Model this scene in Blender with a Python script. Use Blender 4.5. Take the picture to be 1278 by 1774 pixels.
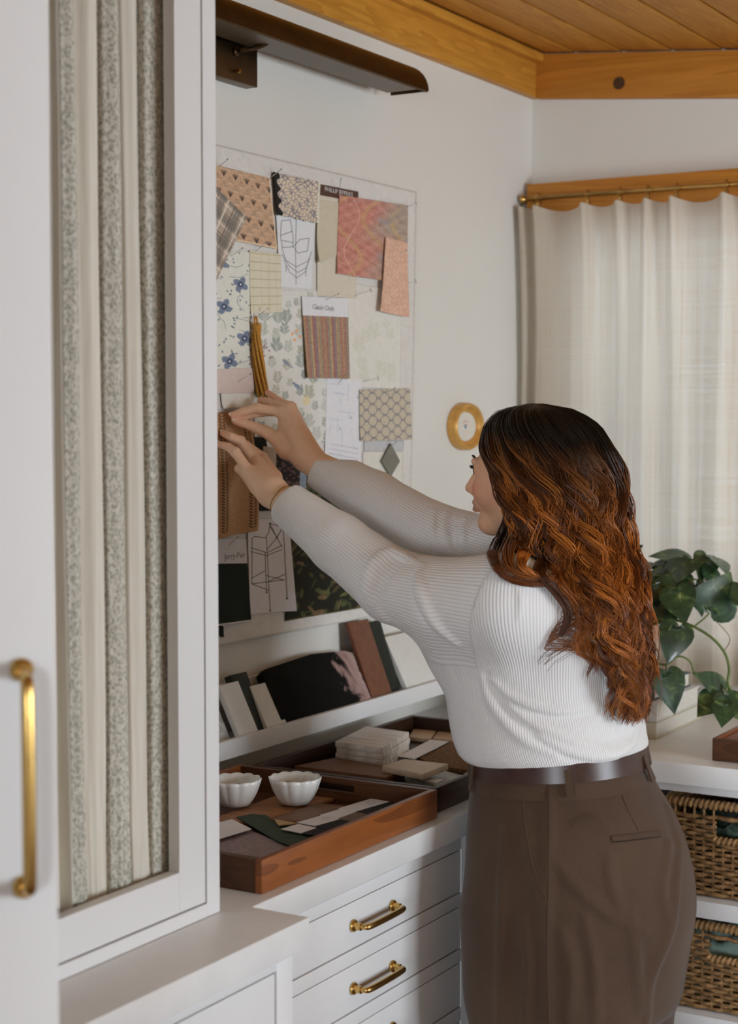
import bpy, bmesh, math, random
import numpy as np
from mathutils import Vector, Matrix

for o in list(bpy.data.objects):
    bpy.data.objects.remove(o)
scene = bpy.context.scene
COL = scene.collection
random.seed(7)

# ------------------------------------------------------------------ camera
CAM = np.array([1.95, 0.0, 1.62])
FPX = 2900.0
TH = math.radians(30.5)
PITCH = math.atan(165 / FPX)
fh = np.array([-math.sin(TH), math.cos(TH), 0.0])
RIGHT = np.array([math.cos(TH), math.sin(TH), 0.0])
FWD = fh * math.cos(PITCH) - np.array([0, 0, 1.0]) * math.sin(PITCH)
UP = np.array([0, 0, 1.0]) * math.cos(PITCH) + fh * math.sin(PITCH)
cam_data = bpy.data.cameras.new('camera')
cam = bpy.data.objects.new('camera', cam_data)
COL.objects.link(cam)
cam_data.sensor_fit = 'VERTICAL'
cam_data.sensor_height = 36.0
cam_data.lens = FPX / 1774 * 36.0
cam_data.clip_start = 0.05
cam_data.dof.use_dof = True
cam_data.dof.focus_distance = 3.0
cam_data.dof.aperture_fstop = 4.5
cam.matrix_world = Matrix(((RIGHT[0], UP[0], -FWD[0], CAM[0]),
                           (RIGHT[1], UP[1], -FWD[1], CAM[1]),
                           (RIGHT[2], UP[2], -FWD[2], CAM[2]),
                           (0, 0, 0, 1)))
scene.camera = cam

# ------------------------------------------------------------------ world, daylight, exposure
world = bpy.data.worlds.new('world')
scene.world = world
world.use_nodes = True
world.node_tree.nodes['Background'].inputs[0].default_value = (0.75, 0.87, 1.0, 1)
world.node_tree.nodes['Background'].inputs[1].default_value = 1.0
vs = scene.view_settings
vs.view_transform = 'Standard'
vs.look = 'None'
vs.gamma = 1.0
vs.use_curve_mapping = False
vs.exposure = -0.18
cy_ = scene.cycles
cy_.adaptive_threshold = 0.03
cy_.max_bounces = 6
cy_.diffuse_bounces = 4
cy_.glossy_bounces = 3
cy_.transmission_bounces = 4
cy_.transparent_max_bounces = 6
cy_.caustics_reflective = False
cy_.caustics_refractive = False


def area_light(name, loc, direction, sx, sy, power, color):
    l = bpy.data.lights.new(name, 'AREA')
    l.shape = 'RECTANGLE'
    l.size = sx
    l.size_y = sy
    l.energy = power
    l.color = color
    o = bpy.data.objects.new(name, l)
    COL.objects.link(o)
    o.location = loc
    o.rotation_euler = Vector(direction).to_track_quat('-Z', 'Z').to_euler()
    return o


ROOM_X, ROOM_Y0, ROOM_Y1 = 4.9, -4.4, 4.18
# daylight entering by side and back windows; the rear lamp is an added fill
area_light('daylight_side_window', (ROOM_X + 0.25, 2.35, 1.45), (-1, 0.0, -0.04), 3.4, 1.4, 395, (0.84, 0.92, 1.0))
area_light('added_rear_fill', (2.75, ROOM_Y0 - 0.25, 1.45), (0, 1, -0.03), 2.1, 1.4, 405, (0.84, 0.92, 1.0))
area_light('daylight_back_window', (0.95, ROOM_Y1 + 0.30, 1.62), (0, -1, -0.05), 1.75, 1.2, 16, (0.86, 0.93, 1.0))


def ray(px, py):
    u = (px - 639) / FPX
    v = (py - 887) / FPX
    return FWD + u * RIGHT - v * UP


def on_x(px, py, x):
    d = ray(px, py)
    return CAM + d * ((x - CAM[0]) / d[0])


def on_y(px, py, y):
    d = ray(px, py)
    return CAM + d * ((y - CAM[1]) / d[1])


def on_z(px, py, z):
    d = ray(px, py)
    return CAM + d * ((z - CAM[2]) / d[2])


def at_depth(px, py, t):
    return CAM + ray(px, py) * t


# ------------------------------------------------------------------ colour and materials
def lin(c):
    c = np.asarray(c, float) / 255.0
    return np.where(c <= 0.04045, c / 12.92, ((c + 0.055) / 1.055) ** 2.4)


def pc(r, g, b, k=1.62):
    """colour seen in the photograph -> surface colour (white paint reads about 187 there)"""
    v = np.minimum(lin((r, g, b)) * k, 0.86)
    return (float(v[0]), float(v[1]), float(v[2]))


class NT:
    def __init__(self, name):
        self.m = bpy.data.materials.new(name)
        self.m.use_nodes = True
        self.t = self.m.node_tree
        self.b = self.t.nodes['Principled BSDF']
        self.out = self.t.nodes['Material Output']

    def n(self, typ, **kw):
        nd = self.t.nodes.new(typ)
        for k, v in kw.items():
            setattr(nd, k, v)
        return nd

    def l(self, a, b):
        self.t.links.new(a, b)

    def coord(self, scale=(1, 1, 1), kind='Object', rot=(0, 0, 0)):
        tc = self.n('ShaderNodeTexCoord')
        mp = self.n('ShaderNodeMapping')
        mp.inputs['Scale'].default_value = scale
        mp.inputs['Rotation'].default_value = rot
        self.l(tc.outputs[kind], mp.inputs['Vector'])
        return mp.outputs[0]

    def noise(self, vec, scale=5, detail=4, rough=0.55, dist=0.0):
        nd = self.n('ShaderNodeTexNoise')
        nd.inputs['Scale'].default_value = scale
        nd.inputs['Detail'].default_value = detail
        nd.inputs['Roughness'].default_value = rough
        nd.inputs['Distortion'].default_value = dist
        if vec is not None:
            self.l(vec, nd.inputs['Vector'])
        return nd.outputs['Fac']

    def ramp(self, fac, stops, interp='LINEAR'):
        nd = self.n('ShaderNodeValToRGB')
        nd.color_ramp.interpolation = interp
        e = nd.color_ramp.elements
        while len(e) < len(stops):
            e.new(0.5)
        for i, (p, c) in enumerate(stops):
            e[i].position = p
            e[i].color = (c[0], c[1], c[2], 1)
        self.l(fac, nd.inputs['Fac'])
        return nd.outputs['Color']

    def mix(self, fac, a, b, blend='MIX'):
        nd = self.n('ShaderNodeMix', data_type='RGBA', blend_type=blend)
        for sock, v in ((nd.inputs[0], fac), (nd.inputs[6], a), (nd.inputs[7], b)):
            if hasattr(v, 'is_output'):
                self.l(v, sock)
            elif isinstance(v, (int, float)):
                sock.default_value = v
            else:
                sock.default_value = (v[0], v[1], v[2], 1)
        return nd.outputs[2]

    def math(self, op, a, b=None):
        nd = self.n('ShaderNodeMath', operation=op)
        for i, v in enumerate((a, b)):
            if v is None:
                continue
            if hasattr(v, 'is_output'):
                self.l(v, nd.inputs[i])
            else:
                nd.inputs[i].default_value = v
        return nd.outputs[0]

    def bump(self, h, strength=0.3, dist=0.001):
        nd = self.n('ShaderNodeBump')
        nd.inputs['Strength'].default_value = strength
        nd.inputs['Distance'].default_value = dist
        self.l(h, nd.inputs['Height'])
        self.l(nd.outputs[0], self.b.inputs['Normal'])

    def base(self, c):
        if hasattr(c, 'is_output'):
            self.l(c, self.b.inputs['Base Color'])
        else:
            self.b.inputs['Base Color'].default_value = (c[0], c[1], c[2], 1)

    def set(self, rough=0.5, metal=0.0, spec=0.5, sheen=0.0, coat=0.0):
        self.b.inputs['Roughness'].default_value = rough
        self.b.inputs['Metallic'].default_value = metal
        self.b.inputs['Specular IOR Level'].default_value = spec
        self.b.inputs['Sheen Weight'].default_value = sheen
        self.b.inputs['Coat Weight'].default_value = coat


_mats = {}


def plain(name, c, rough=0.5, metal=0.0, spec=0.4, var=0.06, nscale=30, bump=0.0, bscale=200, sheen=0.0, coat=0.0):
    if name in _mats:
        return _mats[name]
    k = NT(name)
    v = k.coord()
    f = k.noise(v, nscale, 3)
    d = [max(0, x * (1 - var)) for x in c]
    u = [min(1, x * (1 + var)) for x in c]
    k.base(k.ramp(f, [(0.3, d), (0.7, u)]))
    k.set(rough, metal, spec, sheen, coat)
    if bump:
        k.bump(k.noise(v, bscale, 2), bump, 0.002)
    _mats[name] = k.m
    return k.m


def wood(name, dark, light, axis='Y', scale=1.0, rough=0.4, knots=0.0, spec=0.4, ring=9.0):
    """long grain along one axis, with slow rings"""
    if name in _mats:
        return _mats[name]
    k = NT(name)
    s = {'X': (0.7, 9, 9), 'Y': (9, 0.7, 9), 'Z': (9, 9, 0.7)}[axis]
    v = k.coord(tuple(x * scale for x in s))
    inf = k.n('ShaderNodeObjectInfo')
    off = k.n('ShaderNodeVectorMath', operation='ADD')
    sc = k.n('ShaderNodeVectorMath', operation='SCALE')
    comb = k.n('ShaderNodeCombineXYZ')
    for i in range(3):
        k.l(inf.outputs['Random'], comb.inputs[i])
    k.l(comb.outputs[0], sc.inputs[0])
    sc.inputs['Scale'].default_value = 37.0
    k.l(v, off.inputs[0])
    k.l(sc.outputs[0], off.inputs[1])
    v = off.outputs[0]
    n1 = k.noise(v, 1.3, 3, 0.5, 0.6)
    rings = k.math('FRACT', k.math('MULTIPLY', n1, ring))
    fine = k.noise(v, 14, 4, 0.6)
    f = k.math('ADD', k.math('MULTIPLY', rings, 0.40), k.math('MULTIPLY', fine, 0.60))
    col = k.ramp(f, [(0.10, dark), (0.85, light)])
    if knots:
        vk = k.n('ShaderNodeTexVoronoi')
        vk.inputs['Scale'].default_value = 0.55
        k.l(v, vk.inputs['Vector'])
        kf = k.ramp(vk.outputs['Distance'], [(0.0, (1, 1, 1)), (0.10 * knots, (0, 0, 0))])
        col = k.mix(kf, col, [x * 0.25 for x in dark])
    k.base(col)
    k.set(rough, 0, spec)
    k.bump(f, 0.12, 0.001)
    _mats[name] = k.m
    return k.m


def vcol(name='printed', rough=0.85, spec=0.15, weave=0.0, wscale=900, sheen=0.0):
    key = f'{name}'
    if key in _mats:
        return _mats[key]
    k = NT(key)
    a = k.n('ShaderNodeVertexColor')
    a.layer_name = 'print'
    v = k.coord()
    f = k.noise(v, 60, 3)
    k.base(k.mix(0.10, a.outputs[0], k.ramp(f, [(0.3, (0.55, 0.55, 0.55)), (0.7, (1, 1, 1))]), 'MULTIPLY'))
    k.set(rough, 0, spec, sheen)
    if weave:
        k.bump(k.noise(v, wscale, 1), weave, 0.001)
    _mats[key] = k.m
    return k.m


# ------------------------------------------------------------------ mesh helpers
def tag(o, label=None, cat=None, group=None, kind=None):
    if label:
        o['label'] = label
    if cat:
        o['category'] = cat
    if group:
        o['group'] = group
    if kind:
        o['kind'] = kind
    return o


def root(name, loc, label, cat, group=None):
    o = bpy.data.objects.new(name, None)
    o.empty_display_size = 0.05
    COL.objects.link(o)
    o.location = tuple(float(v) for v in loc)
    return tag(o, label, cat, group)


def wloc(o):
    v = Vector(o.location)
    while o.parent:
        o = o.parent
        v += Vector(o.location)
    return v


def build(name, verts, faces, mat, parent=None, smooth=False, cols=None, uv=None, angle=None, attrs=None):
    V = np.asarray(verts, float).reshape(-1, 3)
    c = np.array([(V[:, 0].min() + V[:, 0].max()) / 2, (V[:, 1].min() + V[:, 1].max()) / 2, V[:, 2].min()])
    me = bpy.data.meshes.new(name)
    W = V - c
    if isinstance(faces, np.ndarray):
        nf, k = faces.shape
        me.vertices.add(len(W))
        me.vertices.foreach_set('co', W.astype(np.float32).ravel())
        me.loops.add(nf * k)
        me.loops.foreach_set('vertex_index', faces.astype(np.int32).ravel())
        me.polygons.add(nf)
        me.polygons.foreach_set('loop_start', np.arange(0, nf * k, k, dtype=np.int32))
        me.polygons.foreach_set('loop_total', np.full(nf, k, dtype=np.int32))
        me.update(calc_edges=True)
        me.validate()
    else:
        me.from_pydata([tuple(v) for v in W], [], [tuple(int(i) for i in f) for f in faces])
        me.update()
    if mat is not None:
        me.materials.append(mat)
    if smooth:
        me.polygons.foreach_set('use_smooth', np.ones(len(me.polygons), dtype=bool))
    if cols is not None:
        a = me.color_attributes.new('print', 'FLOAT_COLOR', 'POINT')
        C = np.ones((len(W), 4), np.float32)
        C[:, :3] = cols
        a.data.foreach_set('color', C.ravel())
    if attrs:
        for an, av in attrs.items():
            a = me.attributes.new(an, 'FLOAT', 'POINT')
            a.data.foreach_set('value', np.asarray(av, np.float32))
    o = bpy.data.objects.new(name, me)
    COL.objects.link(o)
    if angle is not None:
        me.polygons.foreach_set('use_smooth', np.ones(len(me.polygons), dtype=bool))
        me.set_sharp_from_angle(angle=math.radians(angle))
    o.location = tuple(c)
    if parent is not None:
        o.parent = parent
        o.location = Vector(c) - wloc(parent)
    return o


class MB:
    """collects shapes, builds ONE mesh object"""

    def __init__(self):
        self.v = []
        self.f = []

    def add(self, v, f):
        k = len(self.v)
        self.v.extend([tuple(float(c) for c in p) for p in v])
        self.f.extend([tuple(i + k for i in q) for q in f])
        return self

    def box(self, x0, x1, y0, y1, z0, z1):
        v = [(x, y, z) for x in (x0, x1) for y in (y0, y1) for z in (z0, z1)]
        return self.add(v, [(0, 1, 3, 2), (4, 6, 7, 5), (0, 4, 5, 1), (2, 3, 7, 6), (0, 2, 6, 4), (1, 5, 7, 3)])

    def tube(self, path, rad, n=8, cap=True, squash=1.0):
        P = np.asarray(path, float)
        R = np.broadcast_to(np.asarray(rad, float), (len(P),))
        T = np.gradient(P, axis=0)
        T /= np.linalg.norm(T, axis=1)[:, None] + 1e-12
        ref = np.array([0, 0, 1.0]) if abs(T[0][2]) < 0.9 else np.array([1.0, 0, 0])
        v = []
        u = np.cross(T[0], ref)
        u /= np.linalg.norm(u)
        for i in range(len(P)):
            u = u - T[i] * u.dot(T[i])
            u /= np.linalg.norm(u) + 1e-12
            w = np.cross(T[i], u)
            for k in range(n):
                a = 2 * math.pi * k / n
                v.append(P[i] + R[i] * (math.cos(a) * u + squash * math.sin(a) * w))
        f = []
        for i in range(len(P) - 1):
            for k in range(n):
                k2 = (k + 1) % n
                f.append((i * n + k, i * n + k2, (i + 1) * n + k2, (i + 1) * n + k))
        if cap:
            f.append(tuple(range(n - 1, -1, -1)))
            f.append(tuple((len(P) - 1) * n + k for k in range(n)))
        return self.add(v, f)

    def lathe(self, prof, c=(0, 0, 0), n=24, axis='Z', close=False):
        """prof: list of (r, h) along the axis"""
        v = []
        for r, h in prof:
            for k in range(n):
                a = 2 * math.pi * k / n
                p = (r * math.cos(a), r * math.sin(a), h)
                if axis == 'X':
                    p = (p[2], p[0], p[1])
                elif axis == 'Y':
                    p = (p[0], p[2], p[1])
                v.append((p[0] + c[0], p[1] + c[1], p[2] + c[2]))
        f = []
        m = len(prof)
        for i in range(m if close else m - 1):
            j = (i + 1) % m
            for k in range(n):
                k2 = (k + 1) % n
                f.append((i * n + k, i * n + k2, j * n + k2, j * n + k))
        if not close:
            f.append(tuple(range(n - 1, -1, -1)))
            f.append(tuple((m - 1) * n + k for k in range(n)))
        return self.add(v, f)

    def prism(self, poly, d):
        """closed polygon (3d points) pushed along d"""
        n = len(poly)
        P = [np.asarray(p, float) for p in poly]
        v = P + [p + np.asarray(d, float) for p in P]
        f = [tuple(range(n)), tuple(range(2 * n - 1, n - 1, -1))]
        f += [(i, i + n, (i + 1) % n + n, (i + 1) % n) for i in range(n)]
        return self.add(v, f)

    def build(self, name, mat, parent=None, smooth=False, angle=None, bevel=0.0, seg=2):
        if bevel:
            bm = bmesh.new()
            vs_ = [bm.verts.new(p) for p in self.v]
            for q in self.f:
                bm.faces.new([vs_[i] for i in q])
            bmesh.ops.recalc_face_normals(bm, faces=bm.faces)
            bmesh.ops.bevel(bm, geom=list(bm.edges), offset=bevel, segments=seg, affect='EDGES', profile=0.6)
            bm.verts.ensure_lookup_table()
            bm.verts.index_update()
            self.v = [tuple(p.co) for p in bm.verts]
            self.f = [tuple(p.index for p in q.verts) for q in bm.faces]
            bm.free()
            angle = angle or 40
        o = build(name, self.v, self.f, mat, parent, smooth, angle=angle)
        bm = bmesh.new()
        bm.from_mesh(o.data)
        bmesh.ops.recalc_face_normals(bm, faces=bm.faces)
        bm.to_mesh(o.data)
        bm.free()
        return o


def box(name, x0, x1, y0, y1, z0, z1, mat, parent=None, bevel=0.0015):
    return MB().box(x0, x1, y0, y1, z0, z1).build(name, mat, parent, bevel=bevel)


def bez(pts, n=24):
    """Catmull-Rom through points"""
    P = [np.asarray(p, float) for p in pts]
    P = [2 * P[0] - P[1]] + P + [2 * P[-1] - P[-2]]
    out = []
    m = len(P) - 3
    for i in range(m):
        k = max(2, n // m)
        for j in range(k):
            t = j / k
            a, b, c, d = P[i:i + 4]
            out.append(0.5 * ((2 * b) + (c - a) * t + (2 * a - 5 * b + 4 * c - d) * t * t + (3 * b - a - 3 * c + d) * t ** 3))
    out.append(P[-2])
    return np.array(out)


# ------------------------------------------------------------------ shared materials
M_WALL = plain('white_wall_paint', pc(183, 181, 175), 0.75, spec=0.2, var=0.015, nscale=3, bump=0.04, bscale=120)
M_CAB = plain('white_cabinet_paint', pc(186, 186, 186), 0.42, spec=0.4, var=0.012, nscale=4, bump=0.02, bscale=90)
M_TOP = plain('pale_stone_worktop', pc(186, 186, 185), 0.38, spec=0.45, var=0.03, nscale=14)
M_GAP = plain('shadow_gap_dark', (0.03, 0.03, 0.03), 0.9, spec=0.1)
M_PINE = wood('honey_pine', pc(138, 90, 24, 1.8), pc(170, 122, 46, 1.8), 'Y', 1.0, 0.5, knots=1.0)
M_PINEX = wood('honey_pine_cross', pc(134, 82, 22, 1.75), pc(164, 110, 42, 1.75), 'X', 1.0, 0.5, knots=1.0)
M_BRASS = plain('aged_brass', (0.62, 0.40, 0.13), 0.25, 1.0, 0.5, var=0.12)
M_BRONZE = plain('dark_antique_bronze', (0.105, 0.066, 0.032), 0.36, 1.0, 0.5, var=0.15)

# ------------------------------------------------------------------ room shell
def struct(o):
    o['kind'] = 'structure'
    return o


Z_BEAM = 2.478
SLOPE = math.tan(math.radians(5.2))
ZC0 = 2.60                      # ceiling height at the pinboard wall


def zc(x):
    return ZC0 - SLOPE * x


struct(box('floor', -0.1, ROOM_X + 0.1, ROOM_Y0 - 0.1, ROOM_Y1 + 0.1, -0.06, 0.0, wood('oak_floor', pc(70, 46, 28), pc(100, 70, 44), 'Y', 1.0, 0.45)))
struct(box('wall_left', -0.12, 0.0, ROOM_Y0 - 0.1, ROOM_Y1 + 0.12, 0.0, 2.75, M_WALL, bevel=0))
# back wall with a window opening
WX0, WX1, WZ0, WZ1 = 0.10, 1.80, 1.0, 2.16
m = MB()
m.box(0.0, WX0, ROOM_Y1, ROOM_Y1 + 0.12, 0, 2.75)
m.box(WX1, ROOM_X, ROOM_Y1, ROOM_Y1 + 0.12, 0, 2.75)
m.box(WX0, WX1, ROOM_Y1, ROOM_Y1 + 0.12, 0, WZ0)
m.box(WX0, WX1, ROOM_Y1, ROOM_Y1 + 0.12, WZ1, 2.75)
struct(m.build('wall_back', M_WALL))
# side wall with a wide window
SY0, SY1, SZ0, SZ1 = 0.65, 4.05, 0.70, 2.05
m = MB()
m.box(ROOM_X, ROOM_X + 0.12, ROOM_Y0, SY0, 0, 2.75)
m.box(ROOM_X, ROOM_X + 0.12, SY1, ROOM_Y1 + 0.12, 0, 2.75)
m.box(ROOM_X, ROOM_X + 0.12, SY0, SY1, 0, SZ0)
m.box(ROOM_X, ROOM_X + 0.12, SY0, SY1, SZ1, 2.75)
M_WALL2 = plain('soft_white_wall_paint', pc(172, 168, 160), 0.8, spec=0.2, var=0.02, nscale=3)
struct(m.build('wall_right', M_WALL2))
RX0, RX1 = 1.65, 3.85
m = MB()
m.box(-0.1, RX0, ROOM_Y0 - 0.12, ROOM_Y0, 0, 2.75)
m.box(RX1, ROOM_X + 0.1, ROOM_Y0 - 0.12, ROOM_Y0, 0, 2.75)
m.box(RX0, RX1, ROOM_Y0 - 0.12, ROOM_Y0, 0, SZ0)
m.box(RX0, RX1, ROOM_Y0 - 0.12, ROOM_Y0, SZ1, 2.75)
struct(m.build('wall_rear', M_WALL2))
struct(box('added_shade_wall', 0.0, 1.44, -0.50, -0.38, 0.0, 2.46, M_WALL2, bevel=0))  # unseen wall stub added to keep rear light off the pantry door

M_GLASS = NT('window_glass')
g = M_GLASS
tr = g.n('ShaderNodeBsdfTransparent')
gl = g.n('ShaderNodeBsdfGlossy')
gl.inputs['Roughness'].default_value = 0.02
lw = g.n('ShaderNodeFresnel')
mx = g.n('ShaderNodeMixShader')
g.l(lw.outputs[0], mx.inputs[0])
g.l(tr.outputs[0], mx.inputs[1])
g.l(gl.outputs[0], mx.inputs[2])
g.l(mx.outputs[0], g.out.inputs[0])
M_GLASS = g.m

w1 = bpy.data.objects.new('window_1', None)
COL.objects.link(w1)
w1.location = (0.95, ROOM_Y1 + 0.06, WZ0)
struct(w1)
m = MB()
fw = 0.045
m.box(WX0, WX0 + fw, ROOM_Y1 + 0.03, ROOM_Y1 + 0.09, WZ0, WZ1)
m.box(WX1 - fw, WX1, ROOM_Y1 + 0.03, ROOM_Y1 + 0.09, WZ0, WZ1)
m.box(WX0 + fw, WX1 - fw, ROOM_Y1 + 0.03, ROOM_Y1 + 0.09, WZ0, WZ0 + fw)
m.box(WX0 + fw, WX1 - fw, ROOM_Y1 + 0.03, ROOM_Y1 + 0.09, WZ1 - fw, WZ1)
m.box(0.93, 0.97, ROOM_Y1 + 0.04, ROOM_Y1 + 0.08, WZ0 + fw, WZ1 - fw)
m.build('window_frame', M_CAB, w1)
box('pane', WX0 + fw, 0.93, ROOM_Y1 + 0.058, ROOM_Y1 + 0.062, WZ0 + fw, WZ1 - fw, M_GLASS, w1, 0)
box('pane', 0.97, WX1 - fw, ROOM_Y1 + 0.058, ROOM_Y1 + 0.062, WZ0 + fw, WZ1 - fw, M_GLASS, w1, 0)
# pine head casing over the window, white side casing in the corner
YC = ROOM_Y1 - 0.055
box('head_casing', 0.012, 1.95, YC, ROOM_Y1, 2.155, 2.243, M_PINEX, w1)
box('side_casing', 0.004, 0.085, YC + 0.005, ROOM_Y1, 0.94, 2.155, M_WALL, w1)

w2 = bpy.data.objects.new('window_2', None)
COL.objects.link(w2)
w2.location = (ROOM_X + 0.06, 2.35, SZ0)
struct(w2)
m = MB()
for (a, b) in ((SY0, SY0 + .06), (SY1 - .06, SY1), (2.32, 2.38)):
    m.box(ROOM_X + 0.03, ROOM_X + 0.09, a, b, SZ0 + (.061 if a > 2 and b < 3 else 0), SZ1 - (.061 if a > 2 and b < 3 else 0))
m.box(ROOM_X + 0.03, ROOM_X + 0.09, SY0 + .06, SY1 - .06, SZ0, SZ0 + .06)
m.box(ROOM_X + 0.03, ROOM_X + 0.09, SY0 + .06, SY1 - .06, SZ1 - .06, SZ1)
m.build('window_frame', M_CAB, w2)
box('pane', ROOM_X + 0.058, ROOM_X + 0.062, SY0 + .06, 2.32, SZ0 + .06, SZ1 - .06, M_GLASS, w2, 0)
box('pane', ROOM_X + 0.058, ROOM_X + 0.062, 2.38, SY1 - .06, SZ0 + .06, SZ1 - .06, M_GLASS, w2, 0)

w3 = bpy.data.objects.new('added_fill_window', None)  # invented window, opened behind the camera for the added rear fill
COL.objects.link(w3)
w3.location = (2.75, ROOM_Y0 - 0.06, SZ0)
struct(w3)
m = MB()
for (p, q) in ((RX0, RX0 + .06), (RX1 - .06, RX1)):
    m.box(p, q, ROOM_Y0 - .09, ROOM_Y0 - .03, SZ0, SZ1)
m.box(RX0 + .06, RX1 - .06, ROOM_Y0 - .09, ROOM_Y0 - .03, SZ0, SZ0 + .06)
m.box(RX0 + .06, RX1 - .06, ROOM_Y0 - .09, ROOM_Y0 - .03, SZ1 - .06, SZ1)
m.build('window_frame', M_CAB, w3)
box('pane', RX0 + .06, RX1 - .06, ROOM_Y0 - .062, ROOM_Y0 - .058, SZ0 + .06, SZ1 - .06, M_GLASS, w3, 0)

# ceiling of pine boards running along the pinboard wall, sloping gently
ceil = bpy.data.objects.new('ceiling', None)
COL.objects.link(ceil)
ceil.location = (2.0, 0.8, ZC0)
struct(ceil)
m = MB()
v = [(x, y, zc(x) + dz) for x in (-0.1, ROOM_X + 0.12) for y in (ROOM_Y0 - 0.1, ROOM_Y1 + 0.1) for dz in (0.022, 0.06)]
m.add(v, [(0, 1, 3, 2), (4, 6, 7, 5), (0, 4, 5, 1), (2, 3, 7, 6), (0, 2, 6, 4), (1, 5, 7, 3)])
m.build('roof_deck', plain('dark_deck', pc(50, 30, 12), 0.9), ceil)
PW = 0.135
x = 0.0
while x < ROOM_X:
    x1 = min(x + PW - 0.007, ROOM_X)
    m = MB()
    v = [(xx, y, zc(xx) + dz) for xx in (x, x1) for y in (ROOM_Y0, ROOM_Y1) for dz in (0.0, 0.02)]
    m.add(v, [(0, 1, 3, 2), (4, 6, 7, 5), (0, 4, 5, 1), (2, 3, 7, 6), (0, 2, 6, 4), (1, 5, 7, 3)])
    m.build('plank', M_PINE, ceil, bevel=0.004)
    x += PW
# fascia boards under the ceiling
t1 = bpy.data.objects.new('trim_1', None)
COL.objects.link(t1)
t1.location = (0.02, 1, Z_BEAM)
struct(t1)
box('fascia_board', 0.0, 0.022, ROOM_Y0, ROOM_Y1, Z_BEAM, 2.578, M_PINE, t1)
m = MB()
m.box(0.0, 0.045, ROOM_Y0, ROOM_Y1 - 0.022, 2.568, 2.592)
m.build('top_moulding', M_PINE, t1, bevel=0.004)
t2 = bpy.data.objects.new('trim_2', None)
COL.objects.link(t2)
t2.location = (1, ROOM_Y1 - 0.02, 2.3)
struct(t2)
m = MB()
m.prism([(0.022, ROOM_Y1 - 0.022, Z_BEAM - SLOPE * .03), (ROOM_X, ROOM_Y1 - 0.022, Z_BEAM - SLOPE * ROOM_X),
         (ROOM_X, ROOM_Y1 - 0.022, zc(ROOM_X) - 0.004), (0.022, ROOM_Y1 - 0.022, zc(0.022) - 0.004)], (0, 0.022, 0))
m.build('fascia_board', M_PINEX, t2, bevel=0.0015)
# round knot in the back fascia board
kp = on_y(1072, 144, ROOM_Y1 - 0.022)
m = MB().lathe([(0.0165, 0.0), (0.0165, -0.0008)], (kp[0], kp[1], kp[2]), 20, 'Y')
m.build('knot', plain('knot_wood', pc(58, 36, 14), 0.6, var=.4, nscale=120), t2)

# ------------------------------------------------------------------ cabinetry
ZT = 0.90            # worktop height
XF = 0.57            # worktop edge along the pinboard wall
XB = 0.67            # worktop edge of the deeper run under the curtained cupboard
YB = 3.30            # worktop edge under the window


def pull(name, a, b, out, mat, parent, r=0.0055, foot=0.011):
    """bar pull between two feet: a, b on the face, out = outward vector"""
    a, b, out = (np.asarray(q, float) for q in (a, b, out))
    d = (b - a) / np.linalg.norm(b - a)
    L = np.linalg.norm(b - a)
    rt = root(name, (a + b) / 2, None, None)
    rt.parent = parent
    rt.location = Vector((a + b) / 2) - wloc(parent)
    h = np.linalg.norm(out)
    o = out / h
    mbar = MB()
    path = bez([a + o * 0.004, a + o * h * .75 + d * L * 0.02, a + out + d * L * 0.09, (a + b) / 2 + out * 1.06, b + out - d * L * 0.09, b + o * h * .75 - d * L * .02, b + o * 0.004], 36)
    t = np.linspace(-1, 1, len(path))
    mbar.tube(path, r * (0.78 + 0.32 * (1 - np.abs(t) ** 2)), 12)
    mbar.build('bar', mat, rt, smooth=True)
    for p in (a, b):
        mf = MB()
        prof = [(foot, 0.0), (foot, 0.003), (foot * .86, 0.005), (foot * .6, 0.0075), (foot * .62, 0.011), (r * 1.2, 0.016)]
        mf.tube([p + o * q[1] for q in prof], [q[0] for q in prof], 20)
        mf.build('rosette', mat, rt, angle=40)
    return rt


# tall pantry cupboard; its door stands ajar, hinged on the far side from the worktop
YP = 1.312
pan = root('pantry_cupboard', (0.30, 0.9, 0), 'tall white pantry cupboard, its door ajar with a long brass bar handle', 'cabinet')
m = MB()
m.box(0.004, 0.565, YP - .022, YP - .002, 0.0, 2.40)
m.box(0.004, 0.565, 0.40, 0.42, 0.0, 2.40)
m.box(0.004, 0.020, 0.42, YP - .022, 0.0, 2.40)
m.box(0.020, 0.565, 0.42, YP - .022, 2.37, 2.40)
m.box(0.020, 0.565, 0.42, YP - .022, 0.08, 0.10)
m.build('carcass', M_CAB, pan, bevel=0.001)
for zs in (0.6, 1.05, 1.5, 1.95):
    box('shelf', 0.022, 0.52, 0.422, YP - .024, zs, zs + .02, M_CAB, pan)
e0 = CAM + ray(92, 722) * 1.60           # free edge of the door
dn = np.array([0.77, -0.64, 0]) / np.linalg.norm([0.77, -0.64])
dd = np.array([-dn[1], dn[0], 0])        # along the door, hinge -> free edge
hg = e0 - dd * 0.44


def door_pt(px, py):
    d = ray(px, py)
    return CAM + d * (np.dot(e0 - CAM, dn) / np.dot(d, dn))


q = [(hg[0], hg[1], .10), (e0[0], e0[1], .10), (e0[0], e0[1], 2.38), (hg[0], hg[1], 2.38)]
pd = MB().prism(q, -dn * 0.022).build('door', M_CAB, pan, bevel=0.003)
hA = door_pt(37, 1160)
hB = door_pt(40, 1536)
hB[:2] = hA[:2]
pull('handle', hB, hA, dn * 0.040, M_BRASS, pd, 0.0062, 0.0115)

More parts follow.
